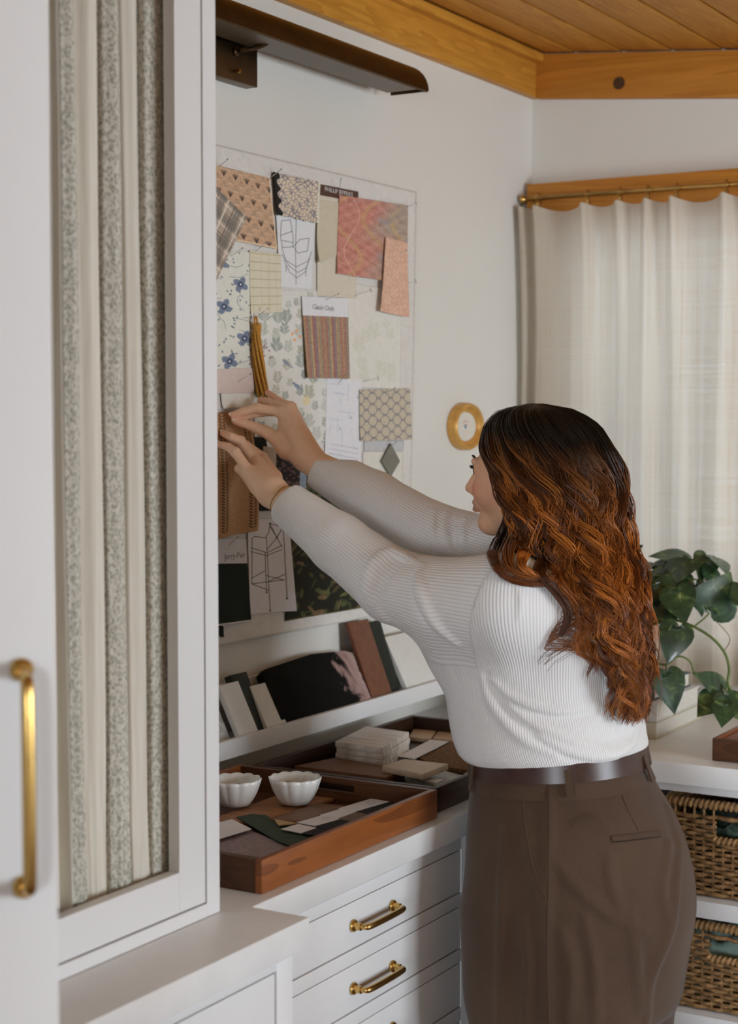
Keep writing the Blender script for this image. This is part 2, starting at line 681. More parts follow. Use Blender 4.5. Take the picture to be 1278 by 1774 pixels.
# base cabinet under the curtained cupboard
bc = root('base_cabinet', (0.3, 1.66, 0), 'white base cabinet with an inset panel door beneath the curtained cupboard', 'cabinet')
Y2 = 2.005
m = MB().box(0.004, 0.628, YP + 0.002, Y2 - 0.012, 0.0, ZT - 0.046)
m.build('body', M_CAB, bc, bevel=0.002)
m = MB()
m.box(0.629, 0.648, YP + .002, 1.38, 0.10, ZT - 0.046)
m.box(0.629, 0.648, 1.952, Y2 - 0.012, 0.10, ZT - 0.046)
m.box(0.629, 0.648, 1.38, 1.952, 0.832, ZT - 0.046)
m.box(0.629, 0.648, 1.38, 1.952, 0.10, 0.13)
m.build('face_frame', M_CAB, bc, bevel=0.001)
box('door', 0.629, 0.6465, 1.383, 1.949, 0.133, 0.829, M_CAB, bc, 0.0015)

# drawer unit beneath the trays
du = root('drawer_unit', (0.3, 2.6, 0), 'white drawer unit with brass pulls beneath the two wooden trays', 'cabinet')
Y3 = 3.32
XD = 0.55
m = MB().box(0.004, XD - 0.022, Y2 - 0.008, Y3, 0.0, ZT - 0.046)
m.build('body', M_CAB, du, bevel=0.002)
dr_z = [(0.745, 0.822), (0.640, 0.716), (0.530, 0.611), (0.33, 0.50), (0.12, 0.30)]
YD0, YD1 = Y2 + 0.03, float(on_x(799, 1520, XD)[1])
m = MB()
m.box(XD - 0.021, XD, Y2 - 0.008, YD0, 0.0, ZT - 0.046)
m.box(XD - 0.021, XD, YD1, Y3, 0.0, ZT - 0.046)
zz = [ZT - 0.046] + [q for ab in dr_z for q in (ab[1] + .0022, ab[0] - .0022)] + [0.0]
for i in range(0, len(zz), 2):
    m.box(XD - 0.021, XD, YD0, YD1, zz[i + 1], zz[i])
m.build('face_frame', M_CAB, du, bevel=0.0008)
for i, (a, b) in enumerate(dr_z):
    d = box('drawer', XD - 0.020, XD - 0.001, YD0 + .002, YD1 - .002, a, b, M_CAB, du, 0.001)
    zc_ = (a + b) / 2
    pull('handle', (XD, 2.325, zc_), (XD, 2.455, zc_), (0.026, 0, 0), M_BRASS, d, 0.0052, 0.0105)

# open shelf unit under the window
su = root('open_shelf_unit', (1.2, 3.8, 0), 'white open shelf unit holding wicker baskets under the window', 'shelf unit')
XS0, XS1 = 0.56, 2.4
YS = YB + 0.02
box('back_panel', XS0, XS1, 4.14, 4.16, 0.0, ZT - 0.046, M_CAB, su)
box('side_panel', XS0, XS0 + 0.03, YS, 4.14, 0.0, ZT - 0.046, M_CAB, su)
box('side_panel', XS1 - 0.03, XS1, YS, 4.14, 0.0, ZT - 0.046, M_CAB, su)
box('divider', 1.20, 1.225, YS, 4.14, 0.0, ZT - 0.06, M_CAB, su)
box('shelf', XS0 + .03, 1.20, YS, 4.14, 0.574, 0.610, M_CAB, su)
box('shelf', 1.225, XS1 - .03, YS, 4.14, 0.574, 0.610, M_CAB, su)
box('shelf', XS0 + .03, 1.20, YS, 4.14, 0.33, 0.366, M_CAB, su)
box('shelf', 1.225, XS1 - .03, YS, 4.14, 0.33, 0.366, M_CAB, su)
box('shelf', XS0 + .03, XS1 - .03, YS, 4.14, 0.07, 0.10, M_CAB, su)
box('apron', XS0 + .03, XS1 - .03, YS - 0.002, YS + 0.018, 0.836, ZT - 0.046, M_CAB, su)

# continuous worktop
m = MB()
poly = [(0.002, YP + .002), (XB, YP + .002), (XB, Y2), (XF, Y2), (XF, YB), (2.42, YB), (2.42, ROOM_Y1 - .002), (0.002, ROOM_Y1 - .002)]
m.prism([(p[0], p[1], ZT - 0.045) for p in poly], (0, 0, 0.045))
tag(m.build('worktop', M_TOP, bevel=0.003, angle=40), 'pale stone worktop running under the pinboard and round to the window', 'worktop')

# curtained cupboard standing on the worktop
cc = root('curtained_cupboard', (0.27, 1.63, ZT), 'white wall cupboard with a patterned gathered fabric panel in its door', 'cabinet')
XC = 0.545
YC1 = 1.958
ZC1 = 2.42
m = MB()
m.box(0.004, XC - 0.02, YP + .003, YP + .02, ZT + .001, ZC1)
m.box(0.004, XC - 0.02, YC1 - .02, YC1, ZT + .001, ZC1)
m.box(0.004, XC - 0.02, YP + .02, YC1 - .02, ZT + .001, ZT + .03)
m.box(0.004, XC - 0.02, YP + .02, YC1 - .02, ZC1 - .03, ZC1)
m.box(0.004, 0.02, YP + .02, YC1 - .02, ZT + .03, ZC1 - .03)
m.build('carcass', M_CAB, cc, bevel=0.001)


def cy(px, py):
    return on_x(px, py, XC)


d0 = cy(92, 1668)
yA = cy(357, 1563)[1]      # door edge
zA = cy(357, 1563)[2]      # door bottom
yO = cy(312, 1512)[1]      # opening edge
zO = cy(312, 1512)[2]      # opening bottom
yL = YP + 0.045
m = MB()
m.box(XC - 0.021, XC, YP + .003, yL, ZT + .001, ZC1)
m.box(XC - 0.021, XC, yA + .0025, YC1, ZT + .001, ZC1)
m.box(XC - 0.021, XC, yL, yA + .0025, ZT + .001, zA - .0025)
m.box(XC - 0.021, XC, yL, yA + .0025, ZC1 - .05, ZC1)
m.build('face_frame', M_CAB, cc, bevel=0.001)
yOL = yL + 0.062
dr = MB()
dr.box(XC - 0.020, XC - .001, yL + .003, yOL, zA, ZC1 - .053)
dr.box(XC - 0.020, XC - .001, yO, yA, zA, ZC1 - .053)
dr.box(XC - 0.020, XC - .001, yOL, yO, zA, zO)
dr.box(XC - 0.020, XC - .001, yOL, yO, ZC1 - .12, ZC1 - .053)
door = dr.build('door', M_CAB, cc, bevel=0.0012)
print('door opening y', yOL, yO, 'z', zO, zA, 'frame', yL, yA)

# ------------------------------------------------------------------ gathered fabric in the cupboard door
def strip_surface(top, bot, ztop, zbot, nz, sub, xbase, extra=None):
    """top/bot: lists of (y, depth, pattern) sharing length -> grid of verts and a pattern attribute"""
    T = np.array(top)
    B = np.array(bot)
    s = np.arange(len(T))
    ss = np.linspace(0, len(T) - 1, (len(T) - 1) * sub + 1)

    def sm(A, c):
        lo = np.clip(np.floor(ss).astype(int), 0, len(T) - 2)
        f = ss - lo
        f = f * f * (3 - 2 * f) if c == 1 else f
        return A[lo, c] * (1 - f) + A[lo + 1, c] * f
    V, P = [], []
    for i in range(nz + 1):
        k = i / nz
        z = ztop + (zbot - ztop) * k
        y = sm(T, 0) * (1 - k) + sm(B, 0) * k
        d = sm(T, 1) * (1 - k) + sm(B, 1) * k
        p = np.where(sm(T, 2) > 0.5, 1.0, 0.0)
        if extra is not None:
            d = d + extra(y, z, k)
        V.append(np.stack([xbase + d, y, np.full_like(y, z)], 1))
        P.append(p)
    n = len(ss)
    idx = np.arange((nz + 1) * n).reshape(nz + 1, n)
    F = np.stack([idx[:-1, :-1], idx[1:, :-1], idx[1:, 1:], idx[:-1, 1:]], -1).reshape(-1, 4)
    return np.concatenate(V), F, np.concatenate(P)


prof = [(80, 86, -.016, 0), (92, 98, -.010, 0), (96, 112, -.052, 0), (100, 117, -.004, 0), (102, 118, 0, 1), (115, 128, .009, 1), (127, 139, .001, 1),
        (129, 140, -.034, 0), (134, 145, -.050, 0), (146, 152, -.022, 0), (160, 166, -.006, 0), (171, 182, -.006, 0), (174, 184, -.046, 0),
        (178, 186, -.002, 1), (190, 200, .009, 1), (202, 217, .002, 1), (205, 218, -.048, 0), (211, 222, -.046, 0), (217, 228, -.006, 0), (229, 240, .003, 0), (241, 254, -.006, 0),
        (244, 256, -.044, 0), (248, 258, .002, 1), (268, 276, .010, 1), (288, 292, .008, 1), (297, 301, -.002, 1), (300, 304, -.044, 0), (306, 309, -.046, 0), (318, 320, -.028, 0)]
XFAB = XC - 0.042
zt_, zb_ = ZC1 - 0.11, zO - 0.02
ft = on_x(200, 0, XFAB)[2]
fb = on_x(200, 1540, XFAB)[2]
kt = (zt_ - ft) / (fb - ft)
kb = (zb_ - ft) / (fb - ft)
tops, bots = [], []
for (a, b, d, p) in prof:
    ya = on_x(a, 0, XFAB)[1]
    yb = on_x(b, 1540, XFAB)[1]
    tops.append((ya + (yb - ya) * kt, d, p))
    bots.append((ya + (yb - ya) * kb, d * 0.5 + .008, p))
rg = np.random.default_rng(3)


def gathers(y, z, k):
    w = np.clip((k - 0.80) / 0.2, 0, 1) ** 2
    return w * 0.0045 * np.sin(y * 820 + 3 * np.sin(y * 90)) + 0.0012 * np.sin(z * 7 + y * 60)


V, F, P = strip_surface(tops, bots, zt_, zb_, 60, 6, XFAB, gathers)
k = NT('leaf_stripe_gathered_cotton')
at = k.n('ShaderNodeAttribute')
at.attribute_name = 'pattern'
vv = k.coord((250, 250, 190))
vo = k.n('ShaderNodeTexVoronoi', feature='SMOOTH_F1')
vo.inputs['Scale'].default_value = 1.0
vo.inputs['Randomness'].default_value = 0.95
nz_ = k.n('ShaderNodeTexNoise')
nz_.inputs['Scale'].default_value = 0.6
nz_.inputs['Detail'].default_value = 3
k.l(vv, nz_.inputs['Vector'])
ad = k.n('ShaderNodeVectorMath', operation='MULTIPLY_ADD')
k.l(nz_.outputs['Color'], ad.inputs[0])
ad.inputs[1].default_value = (1.6, 1.6, 1.6)
k.l(vv, ad.inputs[2])
k.l(ad.outputs[0], vo.inputs['Vector'])
leaf = k.ramp(vo.outputs['Distance'], [(0.10, pc(116, 115, 101)), (0.58, pc(173, 169, 159))])
cream = k.ramp(k.noise(k.coord((60, 60, 3)), 3, 2), [(0.3, pc(178, 172, 160)), (0.7, pc(186, 182, 172))])
k.base(k.mix(at.outputs['Fac'], cream, leaf))
k.set(0.9, 0, 0.1, 0.2)
k.bump(k.noise(k.coord(), 900, 1), 0.15, 0.001)
M_STRIPE = k.m
build('gathered_fabric', V, F, M_STRIPE, door, smooth=True, attrs={'pattern': P})

# ------------------------------------------------------------------ linen curtain at the window
k = NT('sheer_linen')
v1 = k.noise(k.coord((1, 1, 260)), 1.5, 3, 0.7)
v2 = k.noise(k.coord((260, 30, 1.0)), 1.5, 3, 0.7)
slub = k.math('MULTIPLY', k.math('ADD', v1, v2), 0.5)
lc = k.ramp(slub, [(0.32, pc(176, 160, 140)), (0.62, pc(194, 186, 174))])
df = k.n('ShaderNodeBsdfDiffuse')
tl = k.n('ShaderNodeBsdfTranslucent')
k.l(lc, df.inputs['Color'])
k.l(k.mix(1.0, lc, (0.86, 0.90, 0.95), 'MULTIPLY'), tl.inputs['Color'])
mxs = k.n('ShaderNodeMixShader')
mxs.inputs[0].default_value = 0.45
k.l(df.outputs[0], mxs.inputs[1])
k.l(tl.outputs[0], mxs.inputs[2])
trn = k.n('ShaderNodeBsdfTransparent')
mx2 = k.n('ShaderNodeMixShader')
k.l(k.math('MULTIPLY', k.math('GREATER_THAN', slub, 0.53), 0.10), mx2.inputs[0])
k.l(mxs.outputs[0], mx2.inputs[1])
k.l(trn.outputs[0], mx2.inputs[2])
k.l(mx2.outputs[0], k.out.inputs[0])
M_LINEN = k.m

YR = ROOM_Y1 - 0.085
r0 = on_y(897, 346, YR)
r1 = on_y(1278, 318, YR)
ZR = (r0[2] + r1[2]) / 2
cr = root('curtain_rod', (0.9, YR, ZR), 'thin brass curtain rod in front of the pine window casing', 'curtain rod')
MB().tube([(0.02, YR, ZR), (1.92, YR, ZR)], 0.0058, 12).build('rod', M_BRASS, cr, smooth=True)
m = MB().lathe([(0.004, 0), (0.011, .004), (0.012, .010), (0.008, .016), (0.0, .018)], (0.006, YR, ZR), 14, 'X')
m.build('finial', M_BRASS, cr, smooth=True)
for bx in (0.045, 0.97, 1.88):
    m = MB().tube([(bx, YR, ZR), (bx, YC, ZR)], 0.005, 10)
    m.tube([(bx, YC - .006, ZR), (bx, YC, ZR)], 0.013, 14)
    m.build('bracket', M_BRASS, cr, smooth=False, angle=40)
# iron hook end in the corner
hk = on_y(903, 380, YR)
MB().tube(bez([(0.012, YR + .01, ZR), (0.008, YR - .004, ZR - .03), (0.010, YR - .006, ZR - .075), (0.018, YR - .008, ZR - .085)], 20), 0.003, 8).build('tieback_hook', M_BRONZE, cr, smooth=True)

clips = [on_y(p, 330, YR)[0] for p in (932, 1018, 1074, 1122, 1172, 1258)]
d_ = 0.105
while clips[-1] + d_ < 1.88:
    clips.append(clips[-1] + d_ * (0.85 + 0.35 * rg.random()))
cu = root('window_curtain', (0.95, YR, 0.93), 'sheer cream linen curtain clipped to the brass rod', 'curtain')
nx = 420
xs = np.linspace(0.014, 1.90, nx)
cl = np.array([0.02] + clips + [1.895])
idx = np.clip(np.searchsorted(cl, xs) - 1, 0, len(cl) - 2)
frac = (xs - cl[idx]) / (cl[idx + 1] - cl[idx])
gap = cl[idx + 1] - cl[idx]
sag = 4 * frac * (1 - frac) * np.minimum(0.016, gap * 0.13)
ztop = ZR - 0.022 - sag
nzr = 70
V = []
ph = np.cumsum(rg.normal(0, .25, nx))
fold = np.sin(np.interp(xs, cl, np.arange(len(cl)) * 2 * math.pi) - math.pi / 2)
for i in range(nzr + 1):
    kz = i / nzr
    z = ztop + (0.935 - ztop) * kz
    amp = (0.011 + 0.009 * min(1, kz * 2)) * (0.55 + 0.45 * np.sin(xs * 13.0 + 1.0))
    # pinch under each clip, opening out into soft folds
    pinch = np.exp(-kz * 6) * (-0.034) * (np.exp(-((frac * gap) ** 2) / 0.00022) + np.exp(-(((1 - frac) * gap) ** 2) / 0.00022))
    y = YR + 0.004 + amp * fold + 0.010 * np.sin(xs * 31 + 1.5 * kz + ph * .5) * min(1, kz * 3) + pinch
    V.append(np.stack([xs + 0.004 * np.sin(kz * 5 + xs * 23), np.minimum(y, YC - 0.003), z], 1))
V = np.concatenate(V)
idg = np.arange((nzr + 1) * nx).reshape(nzr + 1, nx)
F = np.stack([idg[:-1, :-1], idg[1:, :-1], idg[1:, 1:], idg[:-1, 1:]], -1).reshape(-1, 4)
build('cloth', V, F, M_LINEN, cu, smooth=True)
for cx_ in clips:
    m = MB()
    a = np.linspace(0, 2 * math.pi, 19)
    m.tube([(cx_, YR + 0.0125 * math.cos(t), ZR + 0.0125 * math.sin(t)) for t in a], 0.0017, 6, cap=False)
    m.box(cx_ - .0045, cx_ + .0045, YR - .004, YR + .004, ZR - .030, ZR - .0125)
    m.build('ring_clip', M_BRASS, cu, angle=40)

# ------------------------------------------------------------------ pinboard
M_PAPER = vcol('printed_paper', 0.7, 0.2)
M_CLOTH = vcol('printed_cloth', 0.9, 0.1, 0.25, 1100, 0.15)


def q2w(quad, x):
    return [on_x(p[0], p[1], x) for p in quad]


def swatch(name, quad, x, col, label, cat, mat=None, thick=0.0012, curl=None, res=.8, fray=0.0, group=None, parent=None, seed=1, seams=False):
    """thin sheet pinned to the board: quad = TL, TR, BR, BL (photo pixels projected on the board plane)"""
    r = np.random.default_rng(seed)
    a, b, c, d = q2w(quad, x)
    q_ = np.array(quad, float)
    w = 0.5 * (np.linalg.norm(q_[1] - q_[0]) + np.linalg.norm(q_[2] - q_[3]))
    h = 0.5 * (np.linalg.norm(q_[3] - q_[0]) + np.linalg.norm(q_[2] - q_[1]))
    nu = max(3, int(w / res))
    nv = max(3, int(h / res))
    U, Vv = np.meshgrid(np.linspace(0, 1, nu + 1), np.linspace(0, 1, nv + 1))
    Pn = (a[None, None] * (1 - U)[..., None] + b[None, None] * U[..., None]) * (1 - Vv)[..., None] + \
         (d[None, None] * (1 - U)[..., None] + c[None, None] * U[..., None]) * Vv[..., None]
    if fray:
        e = r.normal(0, fray * .001, nv + 1)
        Pn[:, 0, 1] += e
        Pn[:, -1, 1] += r.normal(0, fray * .001, nv + 1)
        Pn[-1, :, 2] += r.normal(0, fray * .001, nu + 1)
        Pn[0, :, 2] += r.normal(0, fray * .0006, nu + 1)
    lift = np.zeros_like(U)
    if curl is not None:
        lift = curl(U, Vv)
    Pn[..., 0] += lift + thick
    C = np.clip(col(U * w, Vv * h, w, h, r), 0, 255)
    C = np.minimum(lin(C) * 1.62, 0.86)
    n = (nu + 1) * (nv + 1)
    front = Pn.reshape(-1, 3)
    idx = np.arange(n).reshape(nv + 1, nu + 1)
    # front faces look to +x; the back only needs its outline
    F1 = np.stack([idx[:-1, :-1], idx[1:, :-1], idx[1:, 1:], idx[:-1, 1:]], -1).reshape(-1, 4)
    ring = np.concatenate([idx[0, :-1], idx[:-1, -1], idx[-1, :0:-1], idx[:0:-1, 0]])
    back = front[ring].copy()
    back[:, 0] -= thick
    m_ = len(ring)
    kk_ = np.arange(m_)
    F3 = np.stack([ring, np.roll(ring, -1), np.roll(kk_, -1) + n, kk_ + n], -1)
    # the back is a coarser copy of the front
    ri = np.unique(np.r_[np.arange(0, nv + 1, 4), nv])
    ui = np.unique(np.r_[np.arange(0, nu + 1, 4), nu])
    sub = idx[np.ix_(ri, ui)]
    bk_ = front[sub.ravel()].copy()
    bk_[:, 0] -= thick
    id2 = np.arange(sub.size).reshape(sub.shape) + n + m_
    F2 = np.stack([id2[:-1, 1:], id2[1:, 1:], id2[1:, :-1], id2[:-1, :-1]], -1).reshape(-1, 4)
    back = np.concatenate([back, bk_])
    Cf = C.reshape(-1, 3)
    cols = np.concatenate([Cf, Cf[ring], Cf[sub.ravel()]])
    o = build(name, np.concatenate([front, back]), np.concatenate([F1, F2, F3]), mat or M_CLOTH, parent, smooth=True, cols=cols)
    if label:
        tag(o, label, cat, group)
    return o


def flat(r_, g_, b_, n=5):
    def f(X, Y, w, h, r):
        return np.array([r_, g_, b_], float)[None, None] + r.normal(0, n, X.shape)[..., None]
    return f


def paint(C, mask, col, a=1.0):
    mask = np.clip(mask, 0, 1)[..., None] * a
    return C * (1 - mask) + np.array(col, float)[None, None] * mask


def segm(X, Y, p, q, wd):
    px, py = p
    dx, dy = q[0] - px, q[1] - py
    t = np.clip(((X - px) * dx + (Y - py) * dy) / (dx * dx + dy * dy + 1e-9), 0, 1)
    return np.clip(1.25 - (np.hypot(X - px - t * dx, Y - py - t * dy) / wd), 0, 1)


def ell(X, Y, cx, cy_, rx, ry, ang=0.0, soft=0.25):
    c, s = math.cos(ang), math.sin(ang)
    x = (X - cx) * c + (Y - cy_) * s
    y = -(X - cx) * s + (Y - cy_) * c
    return np.clip((1 - np.hypot(x / rx, y / ry)) / soft + 0.5, 0, 1)


def full(X, c, r, n=4):
    return np.array(c, float)[None, None] + r.normal(0, n, X.shape)[..., None] * np.ones(3)


def c_board(X, Y, w, h, r):
    return full(X, (184, 181, 176), r, 2)


pb = swatch('pinboard', [(285, 233), (711, 333), (699, 1056), (285, 1133)], 0.001, c_board,
            'large linen-covered pinboard crowded with swatches on the white wall', 'pinboard', vcol('linen_board', 0.9, 0.1, 0.2, 700), 0.016, res=5)
XP = 0.0185     # front of the board


def c_plaid(X, Y, w, h, r):
    C = full(X, (150, 136, 122), r, 8)
    for k0 in range(-2, 9):
        for A in (X, Y):
            p = k0 * 34.0
            C = paint(C, (np.abs(A - p) < 6) * 1.0, (96, 92, 86), .55)
            C = paint(C, (np.abs(A - p - 11) < 1.3) * 1.0, (200, 190, 176), .7)
            C = paint(C, (np.abs(A - p + 9) < .9) * 1.0, (60, 56, 52), .5)
    return C


def c_block(X, Y, w, h, r):
    C = full(X, (170, 140, 114), r, 9)
    # rows of little sprigs with dark darts
    for j in range(-1, 14):
        for i in range(-1, 9):
            cx = i * 21 + (j % 2) * 10.5 + 4
            cy_ = j * 11 + 6 + cx * .12
            if j % 3 == 0:
                for a in (-.5, -.18, .18, .5):
                    C = paint(C, segm(X, Y, (cx, cy_ + 6), (cx + 9 * math.sin(a), cy_ + 6 - 9 * math.cos(a)), .9), (62, 52, 48))
            else:
                for a in np.linspace(-1.2, 1.2, 5):
                    C = paint(C, segm(X, Y, (cx, cy_ + 6), (cx + 7 * math.sin(a), cy_ + 4 - 7 * math.cos(a)), .8), (140, 120, 104), .9)
                C = paint(C, ell(X, Y, cx, cy_ - 4, 3, 2.4), (150, 122, 98), .8)
                C = paint(C, ell(X, Y, cx, cy_ + 5, 4, 1.6), (196, 168, 138), .7)
    return paint(C, ((Y > h - 4) | (X > w - 2)) * 1.0, (196, 176, 150), .8)


def c_vermi(X, Y, w, h, r):
    C = full(X, (186, 172, 152), r, 6)
    q = np.zeros_like(X)
    for _ in range(26):
        a_ = r.uniform(0, 6.28)
        kk = r.uniform(.55, .72)
        q += np.sin(kk * (X * math.cos(a_) + Y * math.sin(a_)) + r.uniform(0, 6.28))
    C = paint(C, np.clip(1.15 - np.abs(q) * .42, 0, 1), (104, 100, 110), .9)
    C = paint(C, (X < 7 + 3 * np.sin(Y * .3)) * 1.0, (24, 22, 22), .95)
    return paint(C, (X > w - 4) * 1.0, (204, 194, 178), .8)


def c_chair(X, Y, w, h, r):
    C = full(X, (190, 191, 194), r, 2)
    S = lambda pts, wd=.75, a=.85: [segm(X, Y, (pts[i][0] * w, pts[i][1] * h), (pts[i + 1][0] * w, pts[i + 1][1] * h), wd) for i in range(len(pts) - 1)]
    L = []
    L += S([(.12, .08), (.35, .04), (.42, .30), (.40, .42), (.12, .45), (.08, .3), (.12, .08)])
    L += S([(.5, .02), (.48, .5), (.5, .95)])
    L += S([(.42, .42), (.6, .3), (.85, .26), (.82, .45), (.55, .5), (.42, .42)])
    L += S([(.1, .45), (.2, .62), (.5, .70), (.85, .6), (.95, .45)])
    L += S([(.1, .55), (.3, .7), (.55, .78), (.8, .7), (.9, .55)])
    L += S([(.15, .62), (.3, .78), (.52, .86), (.78, .76), (.85, .62)])
    L += S([(.2, .7), (.2, .78)]) + S([(.8, .7), (.8, .82)]) + S([(.1, .28), (.4, .2)]) + S([(.1, .35), (.42, .36)])
    for mk in L:
        C = paint(C, mk, (88, 88, 92), .8)
    return C


def c_stool(X, Y, w, h, r):
    C = full(X, (186, 186, 190), r, 2)
    L = []
    S = lambda pts, wd=.8: [segm(X, Y, (pts[i][0] * w, pts[i][1] * h), (pts[i + 1][0] * w, pts[i + 1][1] * h), wd) for i in range(len(pts) - 1)]
    L += S([(.10, .20), (.16, .18), (.42, .20), (.52, .14), (.55, .05)])
    L += S([(.10, .20), (.06, .68)]) + S([(.55, .05), (.86, .09), (.70, .20), (.55, .08)]) + S([(.55, .05), (.70, .20), (.86, .09)])
    L += S([(.86, .08), (.84, .86)]) + S([(.70, .20), (.45, .33)]) + S([(.70, .20), (.80, .30)])
    L += S([(.07, .30), (.45, .36), (.80, .29)]) + S([(.07, .34), (.45, .39), (.80, .33)])
    L += S([(.45, .20), (.47, .98)]) + S([(.40, .36), (.40, .78)]) + S([(.06, .68), (.45, .76)]) + S([(.06, .68), (.8, .66)])
    L += S([(.06, .62), (.38, .55)]) + S([(.4, .60), (.8, .66)]) + S([(.45, .67), (.82, .60)])
    for mk in L:
        C = paint(C, mk, (52, 52, 56), .9)
    for p in ((.47, .98), (.84, .86), (.40, .78), (.70, .20), (.55, .05)):
        C = paint(C, ell(X, Y, p[0] * w, p[1] * h, 1.6, 1.6), (40, 40, 44))
    return C


def c_coral(X, Y, w, h, r):
    f = np.sin(X * .06 + np.sin(Y * .05) * 1.4) * .5 + .5
    t = np.clip((X / w - .35) * 2.2 + .25 * np.sin(Y * .09 + X * .05), 0, 1)
    a = np.array((166, 112, 100), float)
    b = np.array((146, 130, 116), float)
    C = a[None, None] * (1 - t)[..., None] + b[None, None] * t[..., None]
    C = C + ((np.sin(Y * .35) * np.sin(X * .22 + 2 * np.sin(Y * .04))) * 9)[..., None]
    C = C + r.normal(0, 13, X.shape)[..., None]
    C = paint(C, np.clip(np.sin(X * .12 + 3 * np.sin(Y * .045)) * 3 - 2.2, 0, 1), (170, 140, 96), .7)
    C = paint(C, np.clip(np.sin(Y * .1 + 2 * np.sin(X * .06)) * 3 - 2.3, 0, 1) * (X > w * .55), (128, 124, 132), .7)
    C = paint(C, np.clip(1.2 - np.abs(X - 22 - 12 * np.sin(Y * .05)) / 1.6, 0, 1), (190, 150, 134), .6)
    C = paint(C, np.clip(1.2 - np.abs(Y - h * .82 - 6 * np.sin(X * .12)) / 2.0, 0, 1) * (X < w * .5), (176, 140, 110), .7)
    return C


def c_peach(X, Y, w, h, r):
    C = full(X, (184, 146, 126), r, 7)
    q = np.sin(X * .5 + 2 * np.sin(Y * .21)) * np.sin(Y * .4 + 2 * np.sin(X * .3))
    return paint(C, np.clip(q * 2, 0, 1), (202, 168, 146), .6)


def flower_blue(C, X, Y, cx, cy_, s):
    for a in np.linspace(0, 2 * math.pi, 5)[:-1] + .5:
        C = paint(C, ell(X, Y, cx + 4.6 * s * math.cos(a), cy_ + 4.8 * s * math.sin(a), 5.2 * s, 3.6 * s, a), (98, 108, 126), .95)
    C = paint(C, ell(X, Y, cx, cy_, 3.4 * s, 3.4 * s), (58, 66, 86), .9)
    return paint(C, ell(X, Y, cx, cy_, 1.1 * s, 1.1 * s), (220, 220, 210))


def c_bluefloral(X, Y, w, h, r):
    C = full(X, (188, 188, 178), r, 3)
    for _ in range(70):
        x0, y0 = r.uniform(0, w), r.uniform(0, h)
        a = r.uniform(0, 6.28)
        C = paint(C, ell(X, Y, x0, y0, 2.3, 1.1, a), (72, 86, 104), .85)
    for _ in range(14):
        x0, y0, a = r.uniform(0, w), r.uniform(0, h), r.uniform(0, 6.28)
        for _k in range(5):
            x1, y1 = x0 + 7 * math.cos(a), y0 + 7 * math.sin(a)
            C = paint(C, segm(X, Y, (x0, y0), (x1, y1), .6), (96, 108, 116), .8)
            x0, y0, a = x1, y1, a + r.uniform(-.6, .6)
    for (fx, fy) in ((.72, .28), (.28, .47), (.78, .74), (.40, .93), (.2, .1)):
        C = flower_blue(C, X, Y, fx * w, fy * h, 1.45)
    return C


def c_check(X, Y, w, h, r):
    C = full(X, (186, 180, 160), r, 4)
    for i in range(0, 40):
        C = paint(C, (np.abs(Y - i * 14.5 - 4) < .8) * 1.0, (152, 142, 108), .75)
        C = paint(C, (np.abs(X - i * 13.5 - 5) < .6) * 1.0, (166, 154, 120), .55)
    return C


def leaf_spray(C, X, Y, cx, cy_, s, col, r, n=5):
    C = paint(C, segm(X, Y, (cx, cy_), (cx + r.uniform(-2, 2), cy_ - 16 * s), .5 * s + .25), col, .75)
    for i in range(n):
        f = (i + 1) / n
        for sd in (-1, 1):
            a = -math.pi / 2 + sd * r.uniform(.5, 1.0)
            C = paint(C, ell(X, Y, cx + 5 * s * math.cos(a) * (1.2 - .5 * f), cy_ - 15 * s * f + 4 * s * math.sin(a) * .5, 4 * s * (1.2 - .5 * f), 1.4 * s, a), col, .75)
    return C


def c_botanic(X, Y, w, h, r):
    C = full(X, (187, 186, 180), r, 2)
    cols = [(136, 142, 132), (152, 156, 144), (124, 132, 126), (146, 146, 128), (156, 160, 152)]
    for j in range(10):
        for i in range(6):
            C = leaf_spray(C, X, Y, (i + .5 + .25 * (j % 2) + r.uniform(-.2, .2)) * w / 6, (j + 1) * h / 10 + r.uniform(-6, 6), r.uniform(.7, 1.5), cols[r.integers(5)], r, r.integers(4, 7))
    for (fx, fy, c) in ((.55, .62, (108, 116, 136)), (.42, .47, (112, 118, 134)), (.75, .56, (140, 128, 132))):
        C = paint(C, ell(X, Y, fx * w, fy * h, 6, 3, .7), c, .9)
        C = paint(C, ell(X, Y, fx * w - 5, fy * h - 5, 2.3, 2.1), c, .9)
        C = paint(C, segm(X, Y, (fx * w + 4, fy * h + 3), (fx * w + 10, fy * h + 8), 1.2), c, .9)
    C = paint(C, ell(X, Y, .68 * w, .72 * h, 7, 8), (190, 178, 138), .8)
    for (fx, fy) in ((.5, .28), (.56, .26), (.6, .3), (.53, .32)):
        C = paint(C, ell(X, Y, fx * w, fy * h, 2.6, 3.4, r.uniform(0, 3)), (204, 150, 112), .9)
    for _ in range(9):
        C = paint(C, ell(X, Y, (.16 + r.uniform(-.08, .08)) * w, (.40 + r.uniform(-.05, .05)) * h, 1.8, 1.8), (130, 104, 108), .8)
    return C


def c_faint(X, Y, w, h, r):
    C = full(X, (188, 186, 178), r, 2)
    for _ in range(12):
        C = leaf_spray(C, X, Y, r.uniform(0, w), r.uniform(0, h), r.uniform(1, 2), (178, 177, 162), r, 4)
    return C


